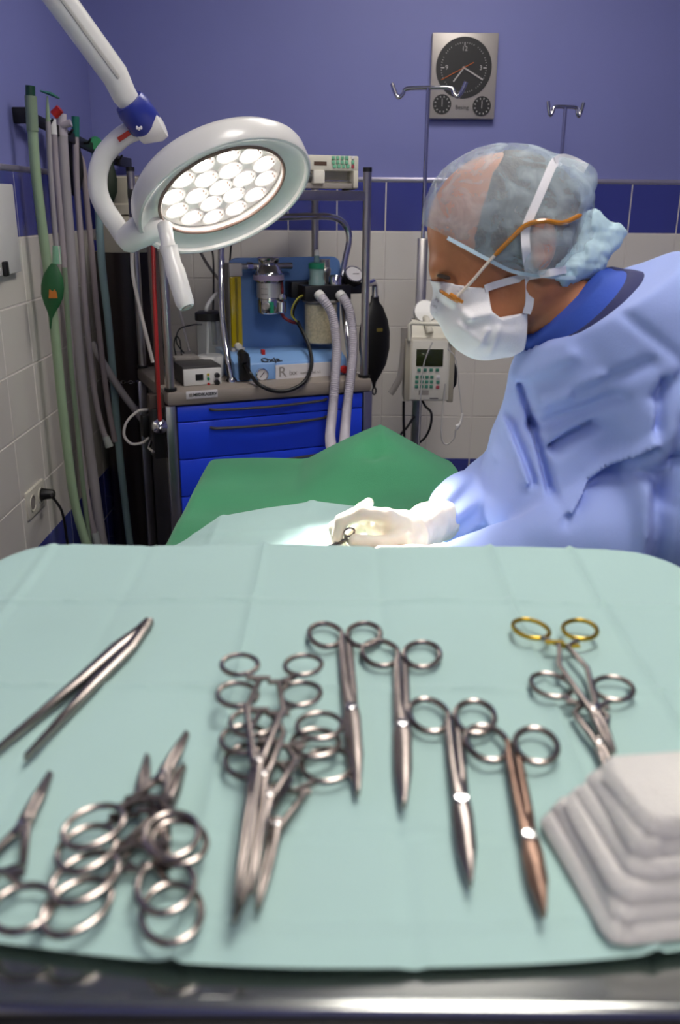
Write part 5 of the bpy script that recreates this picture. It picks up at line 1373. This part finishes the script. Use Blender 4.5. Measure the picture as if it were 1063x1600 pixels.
# spectacles
amber = M('amber_acetate', '#b8751f', .2, 0, .15, 60, coat=.5)
gl_ = thing('spectacles', 'amber framed spectacles on the face of the surgeon', 'spectacles', PY(705, 460, YH))
tm = [near_pt(u, v, mb, .004) for u, v in ((712, 466), (740, 436), (765, 408), (800, 372), (822, 352), (850, 345), (880, 348), (908, 336))]
tm[0] = Vector(hp_(712, 466, -.066)); tm[1] = Vector(hp_(740, 437, -.070)); tm[2].y = min(tm[2].y, YH-.075)
SP = smooth_path(tm, 8)
obj('temple', tube(NB(), SP[:20], .0022, 8), M('pale_gold', '#f3e6d2', .45, .5), gl_)
obj('temple_tip', tube(NB(), SP[18:], [.0022]+[.0034]*(len(SP[18:])-2)+[.0022], 8), amber, gl_)
mir = [Vector((q_.x+(q_.y-YH)*0, 2*YH-q_.y, q_.z)) for q_ in SP]
obj('temple', tube(NB(), mir[:20], .0016, 8), chrome, gl_); obj('temple_tip', tube(NB(), mir[18:], .0024, 8), amber, gl_)
for s in (-1, 1):
    fc = hp_(703, 463, s*.034); fu = V3(PY(690, 452, YH))-V3(PY(720, 470, YH)); fu = Vector(fu/np.linalg.norm(fu))
    wv_ = Vector((0, 1, 0))
    P = [Vector(fc)+fu*.013*math.cos(x)*1.15+wv_*.026*math.sin(x) for x in [2*PI*j/28 for j in range(28)]]
    rm_ = obj('rim', tube(NB(), P, .0026, 8, closed=True), amber, gl_)
    bm = NB(); vs_ = [bm.verts.new(q_) for q_ in P]; bm.faces.new(vs_)
    obj('lens', bm, clearg, rm_)
    obj('hinge', tube(NB(), [Vector(hp_(704, 460, s*.06)), Vector(hp_(712, 466, s*.066)), Vector(hp_(723, 472, s*.062))], [.003, .0042, .0024], 8), amber, gl_)
obj('bridge', tube(NB(), smooth_path([Vector(hp_(694, 455, -.009)), Vector(hp_(690, 448, 0)), Vector(hp_(694, 455, .009))], 4), .0018, 8), amber, gl_)
# needle holder in the gloved hand
a = Vector(PY(501, 862, 1.218)); b = Vector(PY(543, 842, 1.218)); d_ = (b-a).normalized()
t = thing('needle_holder', 'small steel needle holder held between the gloved fingers', 'needle holder', a)
nn = Vector((-d_.z, 0, d_.x))
for s in (-1, 1):
    obj('jaw', tube(NB(), [a+nn*.004*s*.6, a+d_*.03+nn*.002*s, a+d_*.045], [.0014, .0024, .003], 8), tool_steel, t)
    obj('shank', tube(NB(), [a+d_*.042, b-d_*.0+nn*.007*s], [.003, .0022], 8), tool_steel, t)
    rc = b+d_*.007+nn*.008*s
    obj('finger_ring', tube(NB(), [rc+d_*.008*math.cos(x)+nn*.006*math.sin(x) for x in [2*PI*j/20 for j in range(20)]], .0017, 8, closed=True), tool_steel, t)
